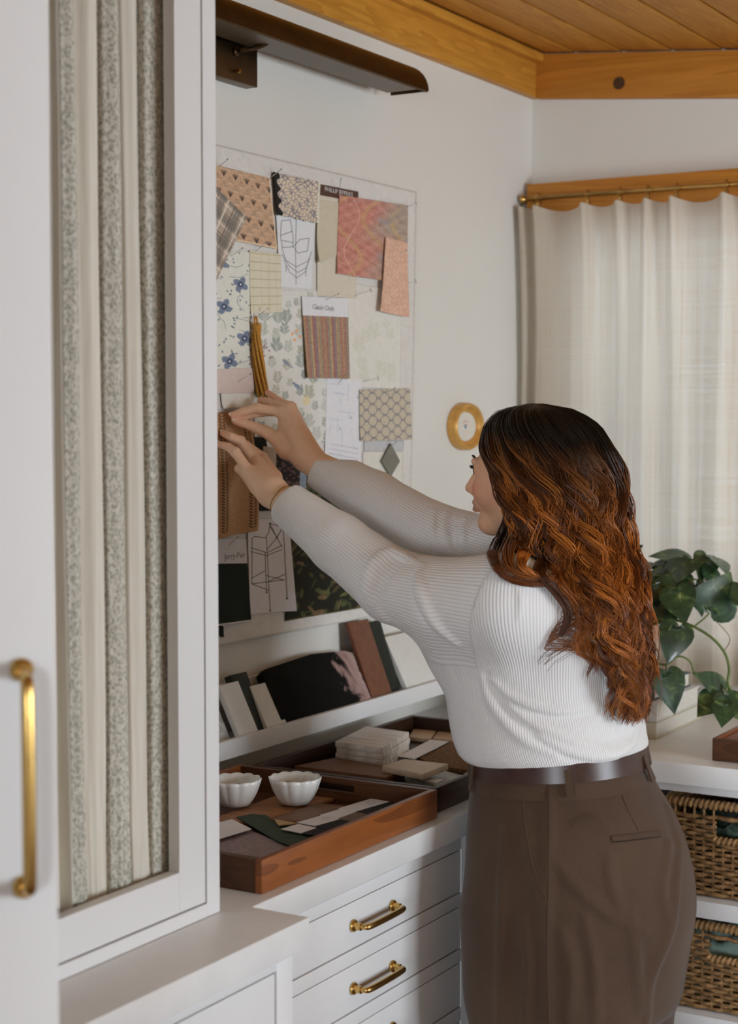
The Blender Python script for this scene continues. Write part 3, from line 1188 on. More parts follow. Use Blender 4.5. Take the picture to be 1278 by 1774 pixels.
def c_stripe(X, Y, w, h, r):
    pal = [(150, 122, 96), (146, 104, 92), (128, 120, 104), (160, 136, 104), (140, 96, 88), (124, 108, 112), (156, 128, 98), (136, 126, 104), (150, 104, 90)]
    k0 = ((X + .6 * np.sin(Y * .2)) / 3.6).astype(int) % len(pal)
    C = np.array(pal, float)[k0] + r.normal(0, 11, X.shape)[..., None]
    C += (np.sin(Y * 2.0) * 6)[..., None]
    return paint(C, (np.abs((X / 3.6) % 1 - .5) > .42) * 1.0, (96, 82, 74), .5)


def c_tech(X, Y, w, h, r):
    C = full(X, (190, 190, 194), r, 1.5)
    for _ in range(16):
        x0, y0 = r.uniform(0, w), r.uniform(0, h)
        if r.random() < .5:
            C = paint(C, segm(X, Y, (x0, y0), (min(w, x0 + r.uniform(8, 30)), y0), .5), (150, 152, 166), .8)
        else:
            C = paint(C, segm(X, Y, (x0, y0), (x0, min(h, y0 + r.uniform(8, 34))), .5), (150, 152, 166), .8)
    for fy in (.80, .86, .92, .96):
        C = paint(C, segm(X, Y, (.12 * w, fy * h), (.92 * w, (fy + .01) * h), .6), (130, 132, 148), .7)
    for (fx, fy) in ((.4, .6), (.9, .2), (.7, .45)):
        C = paint(C, ell(X, Y, fx * w, fy * h, 2.2, 3), (158, 160, 170), .8)
    return C


def c_ovals(X, Y, w, h, r):
    C = full(X, (150, 142, 134), r, 5)
    px_, py_ = 21.0, 19.5
    for par in (0, 1):
        xx = (X + par * px_ / 2) % px_ - px_ / 2
        yy = (Y + par * py_ / 2 + 4) % py_ - py_ / 2
        e = np.hypot(xx / 7.4, yy / 8.6)
        C = paint(C, np.clip(1.4 - np.abs(e - 1) * 8, 0, 1), (108, 104, 106), .85)
        C = paint(C, np.clip((1 - e) * 6, 0, 1), (172, 162, 142), .9)
        C = paint(C, np.clip(1.2 - np.abs(e - .45) * 9, 0, 1), (150, 138, 122), .5)
    return C


def c_brownvine(X, Y, w, h, r):
    C = full(X, (152, 118, 84), r, 6)
    for fx in (.25, .86):
        for i in range(40):
            y0 = i * 5.2
            for sd in (-1, 1):
                C = paint(C, ell(X, Y, fx * w + sd * 3.6, y0, 3.6, 1.3, sd * -.7), (66, 48, 32), .9)
    return C


def c_darkfloral(X, Y, w, h, r):
    C = full(X, (26, 27, 18), r, 4)
    for _ in range(260):
        c = [(76, 78, 44), (98, 96, 56), (56, 66, 42), (112, 90, 64), (80, 66, 44)][r.integers(5)]
        C = paint(C, ell(X, Y, r.uniform(0, w), r.uniform(0, h), r.uniform(4, 11), r.uniform(1.6, 4.2), r.uniform(0, 3.1)), c, .75)
    for _ in range(14):
        C = paint(C, ell(X, Y, r.uniform(0, w), r.uniform(0, h), 4, 3, r.uniform(0, 3)), (112, 84, 66), .8)
    return paint(C, (Y > h - 2.4) * 1.0, (88, 80, 46), .9)


def c_darkrose(X, Y, w, h, r):
    C = full(X, (28, 24, 22), r, 4)
    for _ in range(34):
        C = paint(C, ell(X, Y, r.uniform(0, w), r.uniform(0, h), r.uniform(2, 5), r.uniform(1.4, 3), r.uniform(0, 3.1)), (90, 68, 66), .7)
    return C


def c_blackmemo(X, Y, w, h, r):
    C = full(X, (16, 26, 22), r, 3)
    return paint(C, (Y > h - 3) * 1.0, (180, 180, 180))


BOT = lambda a: (lambda U, Vv: a * np.clip(Vv - .5, 0, 1) ** 2 * 4 * (0.6 + 0.4 * np.sin(U * 5)))
RIP = lambda a, f=9: (lambda U, Vv: a * (1 + np.sin(U * f + Vv * 3)) * Vv)
RCURL = lambda a: (lambda U, Vv: a * np.clip(U - .45, 0, 1) ** 2 * 3 * (0.4 + Vv))

# layers from the board outwards
swatch('wallpaper_sample', [(440, 505), (566, 503), (571, 766), (440, 772)], XP, c_botanic, 'white wallpaper sample printed with grey-green sprays and small birds', 'wallpaper', M_PAPER, .0006, seed=11)
swatch('wallpaper_sample', [(598, 488), (696, 505), (693, 676), (600, 668)], XP, c_faint, 'pale off-white wallpaper sample with barely visible yellow-green leaves', 'wallpaper', M_PAPER, .0006, seed=12, res=1.8)
swatch('drawing_sheet', [(566, 654), (626, 660), (625, 806), (562, 796)], XP + .0008, c_tech, 'white plan sheet with thin blue-grey drawing lines beside the birds wallpaper', 'drawing', M_PAPER, .0005, seed=13)
swatch('grey_card', [(630, 762), (699, 763), (698, 782), (630, 782)], XP, flat(164, 164, 164, 2), 'plain grey card behind the lozenge swatch', 'card', M_PAPER, .0008, res=3)
swatch('cream_card', [(628, 782), (698, 782), (697, 860), (628, 858)], XP, flat(186, 183, 174, 2), 'cream card carrying a dark lozenge tile', 'card', M_PAPER, .0007, res=3)
dk = [on_x(*p, XP + .002) for p in ((674, 768), (658, 799), (674, 826), (690, 799))]
tag(MB().prism(dk, (0.005, 0, 0)).build('diamond_tile', plain('grey_olive_tile', pc(100, 98, 88), .5), bevel=.001), 'small dark grey diamond-shaped tile sample on a cream card', 'tile')
swatch('fabric_swatch', [(498, 822), (640, 808), (641, 1050), (493, 1076)], XP, c_darkfloral, 'large dark green floral fabric swatch hanging low on the pinboard', 'fabric swatch', M_CLOTH, .0012, RIP(.0016, 7), seed=14)
swatch('fabric_swatch', [(513, 812), (531, 812), (529, 846), (513, 846)], XP + .004, flat(110, 120, 130, 6), 'small grey-blue fabric swatch tucked between the two wrists', 'fabric swatch', seed=15)
swatch('fabric_swatch', [(476, 784), (520, 792), (518, 842), (474, 838)], XP + .0055, c_darkrose, 'small black fabric swatch with dusky pink flowers', 'fabric swatch', seed=16)
swatch('fabric_swatch', [(455, 773), (478, 776), (477, 812), (456, 810)], XP + .0075, flat(146, 132, 116, 7), 'tiny plain beige swatch beside a black grommeted sample', 'fabric swatch', seed=17)
bl = swatch('leather_sample', [(420, 756), (459, 758), (478, 884), (434, 886)], XP + .0045, flat(18, 22, 22, 3), 'black leather sample with a small white metal grommet', 'leather sample', M_CLOTH, .0022, seed=18, res=2.5)
gp = on_x(437, 766, XP + .0072)
MB().lathe([(.0042, 0), (.0042, .0012), (.0022, .0012), (.0022, 0)], tuple(gp), 18, 'X', close=True).build('grommet', plain('white_metal', (.75, .75, .75), .3, .6), bl, angle=40)
swatch('paper_tag', [(436, 884), (476, 883), (474, 900), (436, 900)], XP + .001, flat(168, 168, 168, 2), 'thin white paper tag under the black grommeted sample', 'tag', M_PAPER, .0006, res=3)
swatch('sketch_sheet', [(428, 900), (497, 898), (505, 1058), (433, 1064)], XP + .002, c_stool, 'white sheet with an ink sketch of a tall cross-braced chair', 'drawing', M_PAPER, .0005, RCURL(.010), res=.8, seed=19)
jm = swatch('fabric_memo', [(374, 932), (425, 934), (434, 1076), (374, 1084)], XP + .0045, lambda X, Y, w, h, r: np.where((Y < h * .29)[..., None], full(X, (178, 178, 184), r, 2), c_blackmemo(X, Y, w, h, r)), 'black fabric memo sample with white header card low on the board', 'fabric swatch', M_CLOTH, .0012, BOT(.004), seed=20)
swatch('fringe_trim', [(374, 1084), (386, 1085), (387, 1102), (374, 1101)], XP + .001, flat(22, 22, 20, 4), 'short black fringe trim peeping out below the black memo', 'trim sample', fray=2.0, seed=21)
swatch('fabric_swatch', [(368, 432), (432, 437), (440, 638), (368, 642)], XP + .001, c_bluefloral, 'off-white fabric swatch with blue flowers and tiny sprigs', 'fabric swatch', M_CLOTH, .0008, res=.8, seed=22)
swatch('fabric_swatch', [(432, 434), (486, 440), (487, 541), (433, 544)], XP + .0022, c_check, 'cream fabric swatch with thin olive window-pane check', 'fabric swatch', M_CLOTH, .001, BOT(.003), seed=23)
swatch('fabric_swatch', [(362, 283), (467, 309), (477, 432), (362, 408)], XP + .0034, c_block, 'terracotta block-print fabric swatch with sprigs at the top of the board', 'fabric swatch', M_CLOTH, .001, RIP(.002, 5), res=.8, fray=.5, seed=24)
swatch('fabric_swatch', [(331, 284), (427, 377), (372, 486), (290, 420)], XP + .0075, c_plaid, 'grey-brown plaid wool swatch pinned cornerwise', 'fabric swatch', M_CLOTH, .0016, RIP(.002, 4), seed=25)
swatch('sketch_sheet', [(478, 371), (546, 384), (539, 500), (485, 497)], XP + .002, c_chair, 'white sheet with a pencil sketch of an upholstered armchair', 'drawing', M_PAPER, .0005, res=.8, seed=26)
swatch('fabric_swatch', [(473, 298), (554, 316), (551, 387), (478, 372)], XP + .005, c_vermi, 'cream fabric swatch with wriggling lilac lines and a black selvedge', 'fabric swatch', M_CLOTH, .0014, BOT(.004), res=.8, fray=1.0, seed=27)
ph_ = swatch('wallcovering_card', [(549, 318), (620, 332), (616, 518), (549, 512)], XP + .001, lambda X, Y, w, h, r: np.where((Y < 19)[..., None], full(X, (72, 52, 42), r, 3), full(X, (180, 173, 158), r, 4)), 'tall cream wallcovering card with a brown name header', 'sample card', M_PAPER, .001, seed=28)
swatch('wallcovering_flap', [(550, 346), (587, 352), (583, 442), (547, 456)], XP + .003, flat(174, 166, 146, 4), 'pale cream grasscloth flap curling off its sample card', 'wallpaper', M_PAPER, .0008, lambda U, Vv: .02 * np.clip(Vv - .5, 0, 1) ** 2 * 2 * (1 - U), seed=29)
swatch('fabric_swatch', [(587, 338), (705, 356), (704, 492), (582, 474)], XP + .004, c_coral, 'faded coral and grey woven swatch of an old rug pattern', 'fabric swatch', M_CLOTH, .0022, BOT(.004), seed=30, fray=.5)
swatch('fabric_swatch', [(668, 411), (705, 421), (704, 550), (656, 539)], XP + .0105, c_peach, 'narrow peach fabric swatch overlapping the coral woven one', 'fabric swatch', M_CLOTH, .0016, RIP(.003, 5), seed=31)
cm = swatch('fabric_memo', [(522, 513), (602, 517), (602, 656), (529, 655)], XP + .0035, lambda X, Y, w, h, r: np.where((Y < h * .235)[..., None], full(X, (190, 190, 192), r, 2), c_stripe(X, Y, w, h, r)), 'multicoloured striped memo sample below a white name card', 'fabric swatch', M_CLOTH, .0018, lambda U, Vv: .006 * np.clip(Vv - .3, 0, 1), seed=32, res=.9)
swatch('fabric_swatch', [(622, 675), (709, 673), (712, 761), (623, 765)], XP + .003, c_ovals, 'square taupe fabric swatch patterned with rows of ovals', 'fabric swatch', M_CLOTH, .0016, BOT(.003), res=.8, seed=33, fray=.6)
swatch('fabric_swatch', [(372, 640), (439, 637), (439, 680), (372, 682)], XP + .0035, flat(182, 168, 162, 3), 'plain pale pink fabric swatch above a white card', 'fabric swatch', seed=34)
swatch('white_card', [(382, 681), (440, 680), (441, 704), (385, 708)], XP + .002, flat(188, 187, 180, 2), 'blank white card tucked under the pale pink swatch', 'card', M_PAPER, .001, BOT(.004), res=3)
swatch('fabric_swatch', [(366, 716), (430, 713), (444, 919), (366, 935)], XP + .008, c_brownvine, 'long tan fabric swatch with dark leafy vines, held by both hands', 'fabric swatch', M_CLOTH, .0014, lambda U, Vv: .008 * np.sin(np.clip(Vv, 0, 1) * 3.0) * (.4 + U) + .004 * np.sin(U * 9) * Vv, res=1.1, seed=35)


def lettering(text, px, py, x, size, mat, parent, name='lettering', squash=1.0, font=None, slant=None):
    """text lying on the board plane, centred on a photo pixel"""
    cu_ = bpy.data.curves.new(name, 'FONT')
    cu_.body = text
    cu_.align_x = 'CENTER'
    cu_.size = size
    cu_.extrude = 0.0001
    cu_.resolution_u = 2
    ob = bpy.data.objects.new(name, cu_)
    COL.objects.link(ob)
    dg = bpy.context.evaluated_depsgraph_get()
    me = bpy.data.meshes.new_from_object(ob.evaluated_get(dg))
    bpy.data.objects.remove(ob)
    c = on_x(px, py, x)
    V = np.array([v.co[:] for v in me.vertices])
    F = [tuple(p.vertices) for p in me.polygons]
    W = np.stack([np.full(len(V), c[0]) + V[:, 2], c[1] + V[:, 0] * squash, c[2] + V[:, 1]], 1)
    return build(name, W, F, mat, parent)


M_INKW = plain('white_ink', (.72, .70, .66), .7)
M_INKG = plain('grey_ink', (.30, .30, .31), .7)
lettering('PHILLIP JEFFRIES', 587, 336, XP + .0024, .0135, M_INKW, ph_, squash=1.25)
lettering('Classic Cloth', 560, 537, XP + .0058, .0155, M_INKG, cm, squash=1.05)
lettering('Jerry Pair', 407, 967, XP + .0062, .0165, M_INKG, jm, squash=1.15)

# tassel
M_GOLD = plain('mustard_cord', pc(158, 112, 40), .75, var=.25, nscale=300, bump=.5, bscale=900, sheen=.2)
tz = [on_x(p[0], p[1], XP + .014) for p in ((443, 551), (445, 568), (444, 590), (449, 640), (455, 684))]
tas = root('tassel', tz[-1], 'mustard yellow cord tassel hanging above the raised hand', 'tassel')
m = MB()
a = np.linspace(0, 2 * math.pi, 17)
m.tube([tz[0] + np.array([0, .0045 * math.cos(t), -.008 + .011 * math.sin(t)]) for t in a], .0022, 7, cap=False)
m.build('loop', M_GOLD, tas, smooth=True)
MB().lathe([(.003, .011), (.0080, .008), (.0098, 0), (.0080, -.008), (.005, -.011)], tuple(tz[1]), 16).build('knot', M_GOLD, tas, smooth=True)
m = MB()
for i in range(16):
    a0 = i * 2 * math.pi / 8 + (.3 if i > 7 else 0)
    rr = .0078 if i < 8 else .0035
    pts = []
    for j, sp in ((1, .6), (2, 1.0), (3, 1.35), (4, 1.5)):
        tw = a0 + j * .55
        pts.append(tz[j] + np.array([rr * sp * math.cos(tw), rr * sp * math.sin(tw), (rg.uniform(-.006, .004) if j == 4 else 0)]))
    m.tube(bez(pts, 14), .0027, 6)
m.build('skirt', M_GOLD, tas, smooth=True)

# pins
M_STEEL = plain('pin_steel', (.55, .52, .48), .3, .9)


def pin(head, tip, label, tee=True):
    t = on_x(tip[0], tip[1], XP + .003)
    h = on_x(head[0], head[1], XP + .026)
    rt = root('pin', t, label, 'pin', 'steel pins in the pinboard')
    MB().tube([t, h], .0006, 6).build('needle', M_STEEL, rt, smooth=True)
    d = (h - t) / np.linalg.norm(h - t)
    s = np.cross(d, (1, 0, 0))
    s /= np.linalg.norm(s)
    m_ = MB()
    if tee:
        m_.tube([h - s * .0055, h + s * .0055], .0010, 8)
    else:
        m_.tube([h - d * .0008, h + d * .0012], .0019, 10)
    m_.build('head', M_STEEL, rt, smooth=True)


PINS = [((394, 276), (378, 290), 'steel pin through the top corner of the terracotta block print'),
        ((487, 293), (460, 315), 'steel pin where the terracotta and lilac-lined swatches meet'),
        ((534, 312), (517, 322), 'steel pin through the top of the lilac-lined swatch'),
        ((590, 312), (587, 330), 'steel T-pin standing above the brown name header'),
        ((619, 347), (598, 353), 'steel pin through the top of the coral woven swatch'),
        ((720, 351), (703, 360), 'steel T-pin at the corner of the coral woven swatch'),
        ((704, 433), (684, 444), 'steel pin through the narrow peach swatch'),
        ((720, 487), (702, 491), 'steel T-pin just below the coral woven swatch'),
        ((642, 502), (614, 513), 'steel T-pin in the pale wallpaper beside the striped memo'),
        ((586, 509), (562, 521), 'steel pin through the white name card of the striped memo'),
        ((460, 421), (442, 436), 'steel pin between the terracotta block print and the check swatch'),
        ((420, 430), (400, 444), 'steel pin at the top of the blue flower swatch'),
        ((464, 535), (444, 549), 'steel pin from which the mustard tassel hangs'),
        ((434, 648), (411, 662), 'steel pin through the plain pale pink swatch'),
        ((655, 655), (630, 661), 'steel T-pin in the pale wallpaper above the ovals swatch'),
        ((684, 672), (672, 680), 'steel pin through the top of the ovals swatch'),
        ((597, 650), (586, 665), 'steel pin at the foot of the striped memo'),
        ((686, 766), (676, 774), 'steel pin above the diamond tile'),
        ((412, 930), (395, 946), 'black-headed pin above the black fabric memo')]
for h_, t_, l_ in PINS:
    pin(h_, t_, l_, 'T-pin' in l_)

# ------------------------------------------------------------------ picture light above the board
pl = root('picture_light', on_x(378, 155, .02), 'long dark bronze picture light above the pinboard', 'picture light')
b0 = on_x(378, 65, .002)
b1 = on_x(446, 155, .002)
bx0, bx1, bz0, bz1 = on_x(377, 60, .03)[1] - .03, on_x(446, 60, .03)[1], on_x(446, 152, .03)[2], on_x(446, 70, .03)[2]
box('backplate', .001, .030, bx0, bx1, bz0, bz1, M_BRONZE, pl, .0025)
ym = (bx0 + bx1) / 2 + .005
zm = (bz0 + bz1) / 2 + .01
MB().lathe([(.009, 0), (.009, .004), (.005, .008)], (.030, ym, zm), 16, 'X').build('collar', M_BRONZE, pl, angle=40)
# the shade: a long quarter-round trough
sA = on_x(376, 45, .13)
sB = on_x(733, 162, .13)
ysh0, ysh1 = sA[1] - .35, sB[1] - .0
zs = sB[2]
XS_ = .13
MB().tube(bez([(.036, ym, zm), (.08, ym + .01, zm + .006), (.105, ym + .02, zs + .012)], 12), .0045, 10).build('arm', M_BRONZE, pl, smooth=True)
m = MB()
R_ = .066
arc = []
for t in np.linspace(0, math.pi * .5, 12):
    arc.append((XS_ + .014 - R_ + R_ * math.cos(t), zs + .003 + (R_ * .95) * math.sin(t)))
arc.append((XS_ + .014 - R_ - .03, zs + .003 + R_ * .95))
arc.append((XS_ + .014 - R_ - .03, zs + .018 + .02))
outer = arc
inner = [(x_ - .003 if i < 12 else x_ + .003, z_ - .003) for i, (x_, z_) in enumerate(arc)]
poly = outer + inner[::-1]
m.prism([(x_, ysh0, z_) for x_, z_ in poly], (0, ysh1 - ysh0 - .004, 0))
m.build('shade', M_BRONZE, pl, angle=35)
for yy in (ysh0, ysh1 - .004):
    pts = [(x_, yy, z_) for x_, z_ in outer] + [(XS_ + .014 - R_ - .03, yy, zs + .003)]
    MB().prism(pts, (0, .004, 0)).build('end_cap', M_BRONZE, pl)
M_LED = plain('unlit_diffuser', (.10, .065, .035), .35, .4)
box('diffuser', XS_ + .014 - R_ - .024, XS_ + .002, ysh0 + .01, ysh1 - .03, zs + .004, zs + .007, M_LED, pl, 0)
MB().tube([(.030, ym, bz0 + .018), (.042, ym, bz0 + .018)], .004, 10).build('switch', M_BRASS, pl, angle=40)

# ------------------------------------------------------------------ oval miniature
oc = on_x(805, 739, .01)
oe = on_x(836, 739, .01)
ot = on_x(805, 698, .01)
ry_, rz_ = (oe[1] - oc[1]) * .80, ot[2] - oc[2]
om = root('oval_miniature', (0, oc[1], oc[2] - rz_), 'small oval gilt frame holding a painted eye', 'picture frame')


def oval_ring(prof, n=48):
    """prof: (inset, x)"""
    v, f = [], []
    for ins, xx in prof:
        for i in range(n):
            a_ = 2 * math.pi * i / n
            v.append((xx, oc[1] + (ry_ - ins) * math.cos(a_), oc[2] + (rz_ - ins) * math.sin(a_)))
    for j in range(len(prof) - 1):
        for i in range(n):
            i2 = (i + 1) % n
            f.append((j * n + i, j * n + i2, (j + 1) * n + i2, (j + 1) * n + i))
    return v, f


M_GILT = plain('worn_gilt_wood', pc(172, 130, 66), .42, .25, .5, var=.12, nscale=50)
v_, f_ = oval_ring([(0, .001), (0, .020), (.003, .026), (.008, .028), (.012, .024), (.015, .018), (.018, .020), (.021, .018), (.024, .010)])
m = MB().add(v_, f_)
m.build('frame', M_GILT, om, angle=45)


def c_eye(Yv, Zv):
    X = (Yv - oc[1]) * 760
    Y = -(Zv - oc[2]) * 900
    C = np.ones(X.shape + (3,)) * np.array((180, 178, 168), float)
    C = paint(C, ell(X, Y, 1, 0, 17, 21, 0, .8), (186, 172, 160), .7)
    C = paint(C, ell(X, Y, 0, 1, 11, 6.5), (188, 190, 190))
    C = paint(C, ell(X, Y, 0, 0.5, 4.8, 5.4), (118, 126, 128))
    C = paint(C, ell(X, Y, 0, 0.5, 2, 2.2), (40, 40, 40))
    C = paint(C, segm(X, Y, (-11, 0), (-2, -5.5), .8) + segm(X, Y, (-2, -5.5), (10, -1), .8), (120, 96, 84), .8)
    C = paint(C, segm(X, Y, (-11, -9), (0, -13), 1.2) + segm(X, Y, (0, -13), (11, -9), 1.0), (130, 112, 98), .7)
    return C


nr, na = 24, 48
vv_, cc_ = [], []
for i in range(nr + 1):
    for j in range(na):
        a_ = 2 * math.pi * j / na
        vv_.append((.012, oc[1] + (ry_ - .022) * i / nr * math.cos(a_), oc[2] + (rz_ - .022) * i / nr * math.sin(a_)))
vv_ = np.array(vv_)
idx = np.arange((nr + 1) * na).reshape(nr + 1, na)
Fp = np.stack([idx[:-1], idx[1:], np.roll(idx, -1, 1)[1:], np.roll(idx, -1, 1)[:-1]], -1).reshape(-1, 4)
cl_ = np.minimum(lin(c_eye(vv_[:, 1][None], vv_[:, 2][None])[0]) * 1.62, .86)
build('painted_eye', vv_, Fp[na:], M_PAPER, om, cols=cl_)

# ------------------------------------------------------------------ picture ledge with samples leaning on it
XL = 0.105
ZL = 1.0
lg = root('picture_ledge', (XL / 2, 3.0, ZL - .036), 'white painted picture ledge on the wall under the pinboard', 'ledge')
YL1 = 4.04
box('shelf_board', .003, XL - .012, YC1 + .004, YL1, ZL - .036, ZL - .012, M_CAB, lg)
box('front_lip', XL - .0115, XL, YC1 + .004, YL1, ZL - .036, ZL, M_CAB, lg)
box('back_rail', .003, .014, YC1 + .004, YL1, ZL - .0115, ZL + .088, M_CAB, lg)


def leaning(name, quad, label, mat, cat='tile', thick=.010, xb=None, xt=.0155, cols=None, poly=None, group='samples leaning on the ledge'):
    """slab standing on the ledge board and leaning back; quad px TL, TR, BR, BL as seen (front face)"""
    xb = xb if xb is not None else XL - .014
    zb = ZL - .0112
    # corners: bottom edge sits on the board, top edge rests towards the rail
    yl = on_x(quad[3][0], quad[3][1], xb)[1]
    yr = on_x(quad[2][0], quad[2][1], xb)[1]
    tl = on_x(quad[0][0], quad[0][1], xt + thick)
    tr_ = on_x(quad[1][0], quad[1][1], xt + thick)
    ztop = (tl[2] + tr_[2]) / 2
    return slab(name, yl, yr, zb, ztop, xb, xt, thick, label, mat, cat, group)


def slab(name, y0, y1, zb, zt, xb, xt, thick, label, mat, cat, group='samples leaning on the ledge', top=None):
    ang = math.atan2(xb - xt - thick, zt - zb)
    d = np.array([-math.sin(ang), 0, math.cos(ang)])
    nrm = np.array([math.cos(ang), 0, math.sin(ang)])
    L = (zt - zb) / math.cos(ang)
    base = np.array([xb, 0, zb + .0005])
    P = lambda y, l: base + np.array([0, y, 0]) + d * l
    if top is None:
        top = [(y1, L), (y0, L)]
    poly = [P(y0, 0), P(y1, 0)] + [P(y, l) for y, l in top]
    # keep the rear bottom edge above the board
    lift = np.array([0, 0, thick * math.sin(ang)])
    o = MB().prism([p + lift for p in poly], -nrm * thick).build(name, mat, bevel=.0008)
    return tag(o, label, cat, group)


def yw(px, x):
    return on_x(px, 1200, x)[1]


def zw(py, px, x):
    return on_x(px, py, x)[2]


M_WT = plain('glazed_white_tile', pc(184, 184, 182), .25, spec=.5, var=.02)
M_WT2 = plain('matt_white_tile', pc(180, 179, 174), .5, var=.03)
M_BK = plain('black_stone', pc(22, 20, 18), .3, var=.4, nscale=14)
M_DK = plain('charcoal_green_tile', pc(28, 32, 27), .6, spec=.25, var=.15)
k = NT('white_veined_marble')
vv = k.coord((9, 9, 9))
nn = k.noise(vv, 1.2, 6, .6, 1.6)
k.base(k.ramp(nn, [(.42, pc(184, 184, 182)), (.485, pc(150, 152, 152)), (.52, pc(186, 186, 184))]))
k.set(.25, 0, .5)
M_MARB = k.m
k = NT('black_stone_with_pink_vein')
tc = k.n('ShaderNodeTexCoord')
sp = k.n('ShaderNodeSeparateXYZ')
k.l(tc.outputs['Object'], sp.inputs[0])
nn = k.noise(k.coord((14, 14, 14)), 1.0, 5, .6, 1.0)
yy = k.math('ADD', sp.outputs[1], k.math('MULTIPLY', k.math('SUBTRACT', nn, .5), .22))
k.base(k.ramp(k.math('MULTIPLY', k.math('ADD', yy, .30), 1.67),
              [(0.70, pc(16, 15, 14)), (0.73, pc(128, 104, 100)), (0.80, pc(150, 128, 124)), (0.83, pc(36, 40, 32)), (0.90, pc(58, 60, 50)), (0.94, pc(150, 146, 142))]))
k.set(.75, 0, .08)
M_VIOLA = k.m
M_LEATH = plain('brown_leather', pc(92, 56, 36), .5, var=.15, nscale=60, bump=.2, bscale=500)

XBT = XL - .0135
PP = lambda px: yw(px, XBT)
slab('sample_card', PP(340), PP(381), ZL - .0112, 1.075, XBT, .016, .003, 'thin peach sample card at the cupboard end of the ledge', plain('peach_card', pc(182, 152, 130), .7), 'card')
slab('marble_tile', PP(386), PP(413), ZL - .0112, 1.094, XBT - .020, .0155, .005, 'white veined marble tile leaning beside the peach card', M_MARB, 'tile')
slab('white_tile', PP(416), PP(448), ZL - .0112, 1.088, XBT, .030, .012, 'glazed white tile in front of the dark wood-edged sample', M_WT, 'tile')
slab('dark_sample_block', PP(440), PP(468), ZL - .0112, 1.100, XBT - .010, .018, .016, 'charcoal sample block standing between two white tiles', M_DK, 'tile')
slab('white_tile', PP(464), PP(497), ZL - .0112, 1.072, XBT, .034, .014, 'matt white tile leaning against the big black stone slab', M_WT2, 'tile')
# big stone slab with an uneven top
y0_, y1_ = PP(490), PP(644)
Ls = .128
slab('stone_slab', y0_, y1_, ZL - .0112, 1.10, XBT - .001, .018, .018, 'large black stone slab with pink and green veining at one end', M_VIOLA, 'stone sample',
     top=[(y1_, Ls * .86), (y1_ - .03, Ls * .93), (y1_ - .16, Ls * 1.0), (y0_ + .02, Ls * .93), (y0_, Ls * .86)])
slab('leather_strip', PP(646), PP(680), ZL - .0112, 1.158, XBT, .016, .010, 'tall brown leather strip leaning on the ledge', M_LEATH, 'leather sample')
slab('dark_tile', PP(681), PP(701), ZL - .0112, 1.150, XBT - .012, .016, .010, 'tall dark green tile behind the brown leather strip', M_DK, 'tile')
slab('white_sample_slab', PP(706), PP(800), ZL - .0112, 1.106, XBT, .018, .012, 'wide white panel sample at the far end of the ledge', M_WT2, 'slab')

# ------------------------------------------------------------------ the two trays and what lies in them
M_TRAYD = wood('dark_tray_wood', pc(30, 18, 10), pc(50, 31, 18), 'Y', 1.2, .4)
M_TRAYDX = wood('dark_tray_wood_cross', pc(30, 18, 10), pc(50, 31, 18), 'X', 1.2, .4)
M_TRAY = wood('walnut_tray', pc(80, 42, 17), pc(124, 70, 30), 'Y', 1.2, .38, spec=.5, ring=4.0)
M_TRAYX_SHADED = wood('walnut_tray_cross_shaded', pc(48, 27, 13), pc(78, 46, 22), 'X', 1.2, .38, spec=.5)  # same walnut, darkened to carry the shade of tray ends and floor


def tray(x0, x1, y0, y1, label, matl=M_TRAY, matx=M_TRAYX_SHADED, floor=M_TRAYX_SHADED, h=.052, slots=False):
    t = root('wooden_tray', ((x0 + x1) / 2, (y0 + y1) / 2, ZT), label, 'tray', 'wooden sample trays')
    z0 = ZT + .0005
    w = .013
    box('base', x0 + w, x1 - w, y0 + w, y1 - w, z0, z0 + .008, floor, t, .0005)
    box('long_side', x1 - w, x1, y0, y1, z0, z0 + h, matl, t, .002)
    box('long_side', x0, x0 + w, y0, y1, z0, z0 + h, matl, t, .002)
    for yy in (y0, y1 - w):
        m = MB()
        if slots:
            xm = (x0 + x1) / 2
            m.box(x0 + w, x1 - w, yy, yy + w, z0, z0 + h * .52)
            m.box(x0 + w, xm - .05, yy, yy + w, z0 + h * .52, z0 + h * .80)
            m.box(xm + .05, x1 - w, yy, yy + w, z0 + h * .52, z0 + h * .80)
            m.box(x0 + w, x1 - w, yy, yy + w, z0 + h * .80, z0 + h)
            m.build('end_side', matx, t)
        else:
            m.box(x0 + w, x1 - w, yy, yy + w, z0, z0 + h)
            m.build('end_side', matx, t, bevel=.0015)
    return t


T1 = (0.115, 0.548, 2.062, 2.622)
T2 = (0.125, 0.530, 2.650, 3.285)
tray(*T1, 'walnut tray with two white fluted bowls in it', slots=True)
tray(*T2, 'dark wooden tray of tiles and wood samples beside the waist', M_TRAYD, M_TRAYDX, M_TRAYDX, h=.046)
ZF = ZT + .0095     # tray floor


def lay(name, quad, z, thick, mat, label, cat, group=None, bevel=.0008):
    T = T1 if (group and 'walnut' in group) else T2
    """sheet or slab lying flat: quad px of the TOP face, at height z (underside)"""
    pts = [on_z(p[0], p[1], z + thick) for p in quad]
    pts = [(min(max(p[0], T[0] + .016), T[1] - .016), min(max(p[1], T[2] + .016), T[3] - .016)) for p in pts]
    o = MB().prism([(p[0], p[1], z) for p in pts], (0, 0, thick)).build(name, mat, bevel=bevel if thick > .003 else 0)
    return tag(o, label, cat, group)


